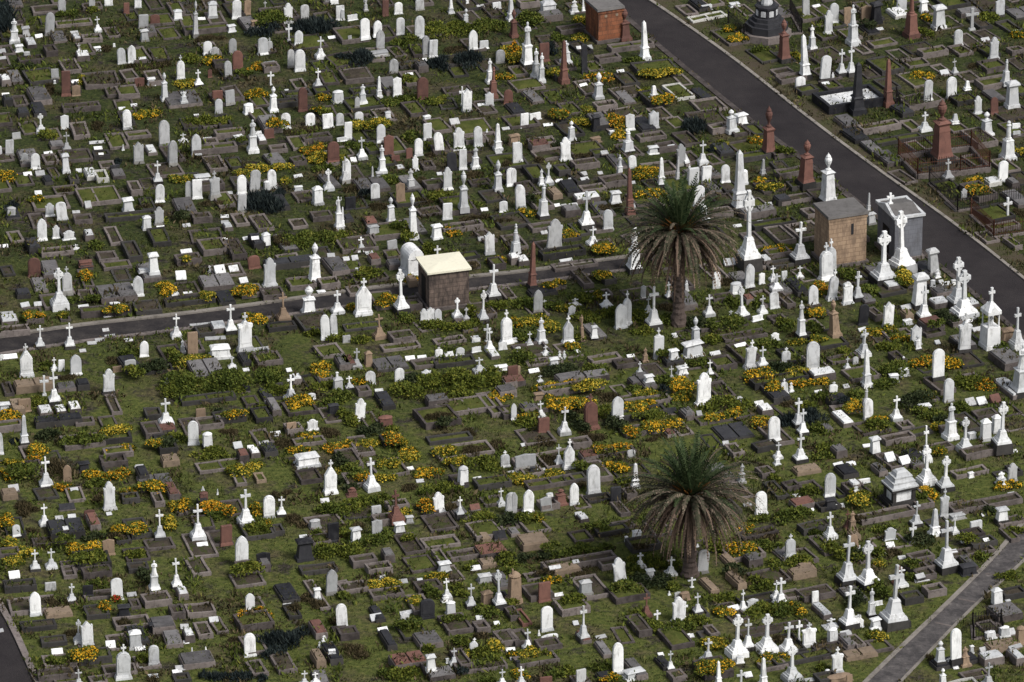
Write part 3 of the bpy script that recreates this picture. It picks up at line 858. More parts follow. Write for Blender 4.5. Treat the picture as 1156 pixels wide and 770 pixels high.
ribbon('path_edging', P2, off(P2, 0, 2.2), 0, 'kerb_stone', .10)
ribbon('path_kerb', off(P1, 0, -2.6), P1, 0, 'concrete', .12)
Q1 = smooth(resample([(1330, 440), (1260, 487), (1200, 545), (1156, 588), (1139, 616), (1117, 637), (1077, 677), (1043, 709), (1008, 742), (980, 770), (930, 820), (850, 905)], 28))
Q2 = smooth(resample([(1345, 462), (1275, 514), (1215, 572), (1158, 628), (1148, 640), (1124, 660), (1099, 682), (1062, 720), (1040, 744), (1014, 770), (965, 822), (885, 910)], 28))
ribbon('footpath', Q1, Q2, .012, 'old_asphalt')
ribbon('footpath_kerb', off(Q1, -5, -1), Q1, 0, 'concrete', .06)
ribbon('footpath_edging', Q2, off(Q2, 3, 1), 0, 'concrete', .05)
for k, (x0, y0, x1, y1) in enumerate(((1113, 648, 1134, 650), (1082, 676, 1101, 680), (1056, 703, 1074, 707))):
    a, b = ground(x0, y0), ground(x1, y1); d = (b - a).normalized(); nrm = Vector((-d.y, d.x, 0)) * .09; m = MB()
    m.add([(*(a - nrm).xy, .019), (*(b - nrm).xy, .019), (*(b + nrm).xy, .019), (*(a + nrm).xy, .019)], [(0, 1, 2, 3)])
    o = obj('footpath_joint', m.mesh('footpath_joint', 'kerb_stone')); o['kind'] = 'structure'
E1 = smooth(resample([(-30, 645), (0, 688), (16, 720), (38, 770), (62, 830)], 10), 1)
ribbon('service_road', [(-200, 645), (-200, 688), (-180, 720), (-170, 770), (-160, 830)] if False else off(E1, -170, 10), E1, .012, 'asphalt')
ribbon('service_road_kerb', E1, off(E1, 7, -2), 0, 'kerb_stone', .12)

ROADS = [(RL, RR), (P1, P2), (Q1, Q2), (off(E1, -170, 10), E1)]
POLYS = [[ground(*p) for p in a] + [ground(*p) for p in b[::-1]] for a, b in ROADS]
POLYBB = [(min(p.x for p in P), max(p.x for p in P), min(p.y for p in P), max(p.y for p in P)) for P in POLYS]
def on_road(x, y, grow=0.0):
    for P, bb in zip(POLYS, POLYBB):
        if not (bb[0] < x < bb[1] and bb[2] < y < bb[3]): continue
        c = False; j = len(P) - 1
        for i in range(len(P)):
            a, b = P[i], P[j]
            if (a.y > y) != (b.y > y) and x < (b.x - a.x) * (y - a.y) / (b.y - a.y) + a.x: c = not c
            j = i
        if c: return True
    return False

# ------------------------------------------------------------------ mausoleums
LANDMARKS = []
def landmark(o, np_, cat, p):
    o['category'] = cat; o['label'] = np_; LANDMARKS.append((o, np_, Vector((p.x, p.y))))

def mausoleum(name, label, fl, fr, hpx, lpx, wall, roof, kind, short):
    a, b = ground(*fl), ground(*fr); s = scale_at(a); es = elev_sin(a); ec = math.sqrt(1 - es * es)
    d = (b - a); W = d.length; yaw = math.atan2(d.y, d.x)
    H = hpx / s / ec; D = max(1.8, lpx / s / max(.2, math.sin(yaw)))
    D = min(D, 3.6)
    root = bpy.data.objects.new(name, None); COL.objects.link(root)
    root.location = a; root.rotation_euler = (0, 0, yaw)
    m = MB(); m.box(-.15, W + .15, -.15, D + .15, -.1, .22); obj('footing', m.mesh('footing', 'kerb_stone'), root)
    m = MB(); m.box(0, W, 0, D, .215, H); obj('wall', m.mesh('wall', wall), root)
    m = MB()
    if kind == 'hip':
        m.box(-.14, W + .14, -.14, D + .14, H - .005, H + .12)
        i = min(W, D) * .38
        m.add([(-.12, -.12, H + .12), (W + .12, -.12, H + .12), (W + .12, D + .12, H + .12), (-.12, D + .12, H + .12), (W / 2 - .3, D / 2 - .1, H + .22), (W / 2 + .3, D / 2 - .1, H + .22), (W / 2 + .3, D / 2 + .1, H + .22), (W / 2 - .3, D / 2 + .1, H + .22)],
              [(0, 1, 5, 4), (1, 2, 6, 5), (2, 3, 7, 6), (3, 0, 4, 7), (4, 5, 6, 7)])
        obj('roof', m.mesh('roof', roof), root)
    elif kind == 'flat':
        m.box(-.12, W + .12, -.12, D + .12, H - .005, H + .16, .03); obj('roof', m.mesh('roof', roof), root)
        m = MB(); m.box(-.05, W + .05, -.05, D + .05, H - .22, H - .08); obj('cornice', m.mesh('cornice', wall), root)
    else:
        m.box(.03, W - .03, .03, D - .03, H - .005, H + .1)
        m.add([(.1, .1, H + .1), (W - .1, .1, H + .1), (W - .1, D - .1, H + .1), (.1, D - .1, H + .1), (.1, D / 2, H + .42), (W - .1, D / 2, H + .42)], [(0, 1, 5, 4), (2, 3, 4, 5), (0, 4, 3), (1, 2, 5)])
        obj('roof', m.mesh('roof', roof), root)
        m = MB()
        for x0, x1, y0, y1 in ((-.14, W + .14, -.14, .06), (-.14, W + .14, D - .06, D + .14), (-.14, .06, .062, D - .062), (W - .06, W + .14, .062, D - .062)):
            m.box(x0, x1, y0, y1, H - .004, H + .16)
        m.add([(-.13, .3, H + .16), (-.13, D - .3, H + .16), (-.13, D / 2, H + .55), (.05, .3, H + .16), (.05, D - .3, H + .16), (.05, D / 2, H + .55)], [(1, 0, 2), (3, 4, 5), (0, 3, 5, 2), (4, 1, 2, 5), (0, 1, 4, 3)])
        obj('parapet', m.mesh('parapet', 'white_marble'), root)
        m = MB(); m.block(.36, .36, H + .1, H + .5, .04); m.prism(cross_prof(H + .48, H + 1.15, .1, .24, H + .88, .06, 1.2), -.06, .06)
        o = obj('roof_cross', m.mesh('roof_cross', 'white_marble'), root); o.location = (.3, D * .55, 0)
    # low doorway or blind slit in the front wall
    m = MB()
    if wall == 'sand_ashlar':
        m.box(W * .62 - .09, W * .62 + .09, -.012, .02, H * .62, H * .84); obj('slit_window', m.mesh('slit_window', 'dark_granite'), root)
    elif wall == 'red_brick':
        for x in (.3, .75):
            m = MB(); m.lathe([(.11, 0), (.11, .02)], 12); o = obj('vent', m.mesh('vent', 'sandstone_kerb'), root); o.rotation_euler = (math.pi / 2, 0, 0); o.location = (W * x, -.005, H * .82)
    if 'dark_ashlar' == wall or wall == 'grey_ashlar':      # the doorway is on the shaded side
        m = MB(); m.box(-.03, .02, D * .32, D * .68, .22, 2.0 if H > 2.3 else H * .75); obj('door', m.mesh('door', 'iron'), root)
    r = Vector((math.cos(yaw), math.sin(yaw), 0)); q = Vector((-math.sin(yaw), math.cos(yaw), 0))
    cc = a + r * (W / 2) + q * (D / 2)
    landmark(root, label, 'mausoleum', cc); FOOT.append((cc, max(W, D) * .6))
    LM_SHORT[root.name] = short
    return root
FOOT = []; LM_SHORT = {}
mausoleum('brick_mausoleum', 'red-orange brick mausoleum with flat grey roof beside the asphalt road', (675.4, 49.5), (703, 45.3), 36.5, 14, 'red_brick', 'roof_grey', 'flat', 'the red brick mausoleum')
mausoleum('stone_mausoleum', 'blackened stone mausoleum with cream painted roof on the narrow cross path', (484.6, 351.5), (529.5, 346), 42, 12.8, 'dark_ashlar', 'cream_paint', 'hip', 'the cream-roofed mausoleum')
mausoleum('stone_mausoleum', 'square orange sandstone mausoleum with overhanging flat grey roof', (935, 303.5), (977.5, 297), 56, 14.5, 'sand_ashlar', 'roof_grey', 'flat', 'the sandstone mausoleum')
mausoleum('granite_mausoleum', 'blue-grey granite mausoleum with white roof parapet and small white cross', (1009.5, 296), (1040.5, 291.5), 48.5, 17, 'grey_ashlar', 'roof_grey', 'parapet', 'the grey granite mausoleum')

# ------------------------------------------------------------------ dark tiered monument by the road (top of the photo)
p = ground(865, 41); s = scale_at(p)
root = bpy.data.objects.new('tiered_monument', None); COL.objects.link(root); root.location = p; root.rotation_euler = (0, 0, R(25))
m = MB(); m.lathe([(1.75, -.1), (1.75, .5), (1.55, .52)], 8); obj('plinth', m.mesh('plinth', 'kerb_stone'), root)
m = MB(); m.lathe([(1.5, .5), (1.5, 1.05), (1.28, 1.06), (1.25, 1.3), (1.05, 1.31), (1.02, 1.55), (.86, 1.56)], 8); obj('steps', m.mesh('steps', 'dark_granite'), root)
m = MB(); m.lathe([(.8, 1.55), (.78, 2.2), (.85, 2.22), (.85, 2.35), (.6, 2.4)], 8); obj('drum', m.mesh('drum', 'dark_granite'), root)
for k in range(8):
    a = math.pi / 4 * k + math.pi / 8 * 0
    m = MB(); m.prism(arch_prof(.17, 0, .6), -.02, .02)
    for i, (x, z) in enumerate([]): pass
    me = m.mesh('panel', 'white_marble'); o = obj('panel', me, root); o.scale = (1, 1, .42)
    o.rotation_euler = (0, 0, a + math.pi / 2 + 0); o.location = (.735 * math.cos(a), .735 * math.sin(a), 1.68)
o = obj('statue', statue_mb(2.38, 4.4, .42, 1).mesh('statue', 'white_marble'), root)
landmark(root, 'dark octagonal stepped monument with white panels and white figure beside the road', 'monument', p); LM_SHORT[root.name] = 'the dark octagonal monument'; FOOT.append((p, 1.8))

# ------------------------------------------------------------------ palms
def make_palm():
    parts = {}
    # trunk, one metre tall, ringed and slightly flared
    m = MB(); prof = []
    n = 34
    for i in range(n + 1):
        z = i / n; r = .42 * (1.28 - .55 * min(1, z * 6) + .27) * (1 + (.06 if i % 2 else -.03)) * (1.0 if z < .8 else 1 + (z - .8) * 1.2)
        prof.append((r * .86, z))
    m.lathe(prof, 14); tr = m.mesh('trunk', 'trunk')
    for v in tr.vertices:
        v.co.x += rnd.gauss(0, .02); v.co.y += rnd.gauss(0, .02)
    def frond(V, F, az, el, L, droop, wleaf, hang, n=26, wq=.05, rach=.05):
        ca, sa = math.cos(az), math.sin(az); pts = []; x = .22; z = 0; e = el; st = L / n
        for i in range(n + 1):
            pts.append(Vector((ca * x, sa * x, z))); x += math.cos(e) * st; z += math.sin(e) * st
            e = max(-math.pi / 2 * .97, e - droop / n * (.4 + 1.3 * i / n))
        side = Vector((-sa, ca, 0)); tw = rnd.gauss(0, .25)
        o = len(V)
        for i, q in enumerate(pts):     # rachis
            w2 = rach * (1 - .8 * i / n); V += [tuple(q + side * w2), tuple(q - side * w2)]
        for i in range(n): F.append((o + 2 * i, o + 2 * i + 1, o + 2 * i + 3, o + 2 * i + 2))
        for i in range(2, n + 1):
            t = (pts[i] - pts[i - 1]).normalized(); up = side.cross(t)
            if up.z < 0: up = -up
            ll = wleaf * math.sin(math.pi * min(1, .16 + .76 * i / n)) * rnd.uniform(.75, 1.1)
            for sg in (-1, 1):
                d = side * sg * (1 - .55 * hang) + t * (.7 + .3 * hang) + up * (.35 * (1 - hang) + tw * sg) + Vector((0, 0, -.75 * hang))
                d += Vector((rnd.gauss(0, .1), rnd.gauss(0, .1), rnd.gauss(0, .1))); d.normalize()
                leaf_quad(V, F, pts[i], d, up + side * .02, ll, wq)
    gV, gF, dV, dF, mV, mF = [], [], [], [], [], []
    for k in range(40):        # young upright leaves
        az = k * 2.39996 + rnd.gauss(0, .1); u = k / 39
        frond(gV, gF, az, R(86 - 50 * u + rnd.gauss(0, 5)), rnd.uniform(2.5, 3.6), R(8 + 55 * u), .34, .10, wq=.10, rach=.05)
    for k in range(84):        # older leaves arching out, greying
        az = k * 2.39996 + 1 + rnd.gauss(0, .12); u = k / 83
        frond(mV, mF, az, R(44 - 38 * u + rnd.gauss(0, 7)), rnd.uniform(3.2, 4.1), R(58 + 34 * u), .32, .55, wq=.10, rach=.075)
    for k in range(150):       # dead hanging leaves, folded along their stalks
        az = k * 2.39996 + 2 + rnd.gauss(0, .2); u = k / 149
        frond(dV, dF, az, R(16 - 52 * u + rnd.gauss(0, 10)), rnd.uniform(2.6, 4.0), R(74 - 16 * u), .24, .95, n=20, wq=.10, rach=.085)
    hV, hF = [], []
    for k in range(260):       # orange leaf bases and fruit stalks
        az = rnd.uniform(0, 2 * math.pi); el = rnd.uniform(-.5, .9)
        d = Vector((math.cos(az) * math.cos(el), math.sin(az) * math.cos(el), math.sin(el)))
        leaf_quad(hV, hF, d * .25, d, rand_dir(1), rnd.uniform(.5, 1.15), .09)
    return tr, mesh_from(gV, gF, 'crown', 'palm_green'), mesh_from(mV, mF, 'arching_fronds', 'palm_mid'), mesh_from(dV, dF, 'dead_fronds', 'palm_brown'), mesh_from(hV, hF, 'leaf_bases', 'palm_orange')
leafy('palm_mid', [(0.0, (0.022, 0.028, 0.014)), (0.4, (0.060, 0.060, 0.038)), (0.75, (0.115, 0.088, 0.066)), (1.0, (0.25, 0.195, 0.145))])
def palm(px, py, cy, rpx, label, short, rz):
    p = ground(px, py); s = scale_at(p); ec = math.sqrt(1 - elev_sin(p) ** 2)
    H = (py - cy) / s / ec; k = rpx / s / 3.05
    root = bpy.data.objects.new('palm_tree', None); COL.objects.link(root); root.location = p; root.rotation_euler = (0, 0, rz)
    tr, cr, mi, de, ba = make_palm()
    o = obj('trunk', tr, root); o.scale = (1, 1, H + .1)
    for nm, me in (('crown', cr), ('arching_fronds', mi), ('dead_fronds', de), ('leaf_bases', ba)):
        o = obj(nm, me, root); o.location = (0, 0, H); o.scale = (k, k, k)
    root['group'] = 'palm trees'
    landmark(root, label, 'palm tree', p); LM_SHORT[root.name] = short; FOOT.append((p, .6))
palm(766, 366, 262, 63, 'tall palm with fraying brown skirt standing just below the narrow cross path', 'the upper palm', .4)
palm(779, 650, 560, 66, 'thick palm with drooping dead fronds standing among graves in the lower half', 'the lower palm', 2.1)

# ------------------------------------------------------------------ iron railings
def railing(pts, label, mat, h=.95, wall=.0, np_=None):
    g = [ground(*q) for q in pts]
    root = bpy.data.objects.new('iron_railing', None); COL.objects.link(root); root.location = g[0]
    org = g[0]; bars = MB(); rails = MB(); posts = MB(); low = MB()
    for a, b in zip(g, g[1:]):
        L = (b - a).length; d = (b - a) / L; n = max(2, int(L / .16))
        nrm = Vector((-d.y, d.x, 0))
        for i in range(n + 1):
            q = a + d * (L * i / n) - org; big = i in (0, n)
            (posts if big else bars).lathe([(.05 if big else .016, wall), (.05 if big else .016, wall + h), (.08 if big else .03, wall + h + .02), (.005, wall + h + (.22 if big else .12))], 5, q.x, q.y)
        for z in (.12, .78):
            rails.tube([a - org + Vector((0, 0, wall + z * h)), b - org + Vector((0, 0, wall + z * h))], [.022, .022], 4)
        if wall:
            p0, p1 = a - org, b - org
            vs = [];
            for q in (p0, p1):
                for sg in (-1, 1):
                    for z in (-.1, wall): vs.append((q.x + nrm.x * .12 * sg, q.y + nrm.y * .12 * sg, z))
            low.add(vs, [(0, 1, 3, 2), (4, 6, 7, 5), (0, 4, 5, 1), (2, 3, 7, 6), (1, 5, 7, 3)])
    obj('pickets', bars.mesh('pickets', mat), root); obj('rails', rails.mesh('rails', mat), root); obj('posts', posts.mesh('posts', mat), root)
    if wall: obj('kerb_wall', low.mesh('kerb_wall', 'kerb_stone'), root)
    c = g[0]
    for q in g[1:]: c = c + q
    c = c / len(g)
    root['category'] = 'railing'; root['group'] = 'iron grave railings'; root['label'] = label
    return root
railing([(1014, 180), (1036, 202), (1084, 198), (1117, 194), (1096, 170), (1014, 180)], 'rusty iron railing around the big red-brown monument across the road', 'rusty_iron', 1.0, .35)
railing([(1049, 208), (1081, 239), (1160, 228)], 'black iron railing around the flowery grave beside the road verge', 'iron', 1.0, .12)
railing([(1096, 244), (1122, 269), (1175, 262)], 'rusty iron railing beside the road verge at the frame edge', 'rusty_iron', 1.0, .15)
railing([(822, 28), (840, 44), (905, 38), (892, 14)], 'black iron railing around the dark octagonal monument', 'iron', .9, .1)
railing([(1098, 707), (1099, 722), (1132, 718), (1130, 704), (1098, 707)], 'small black iron railing below the winding footpath', 'iron', .7, .08)
railing([(1012, 112), (1016, 124), (1050, 121)], 'low iron railing beside the slim red-brown obelisk', 'iron', .7, .08)

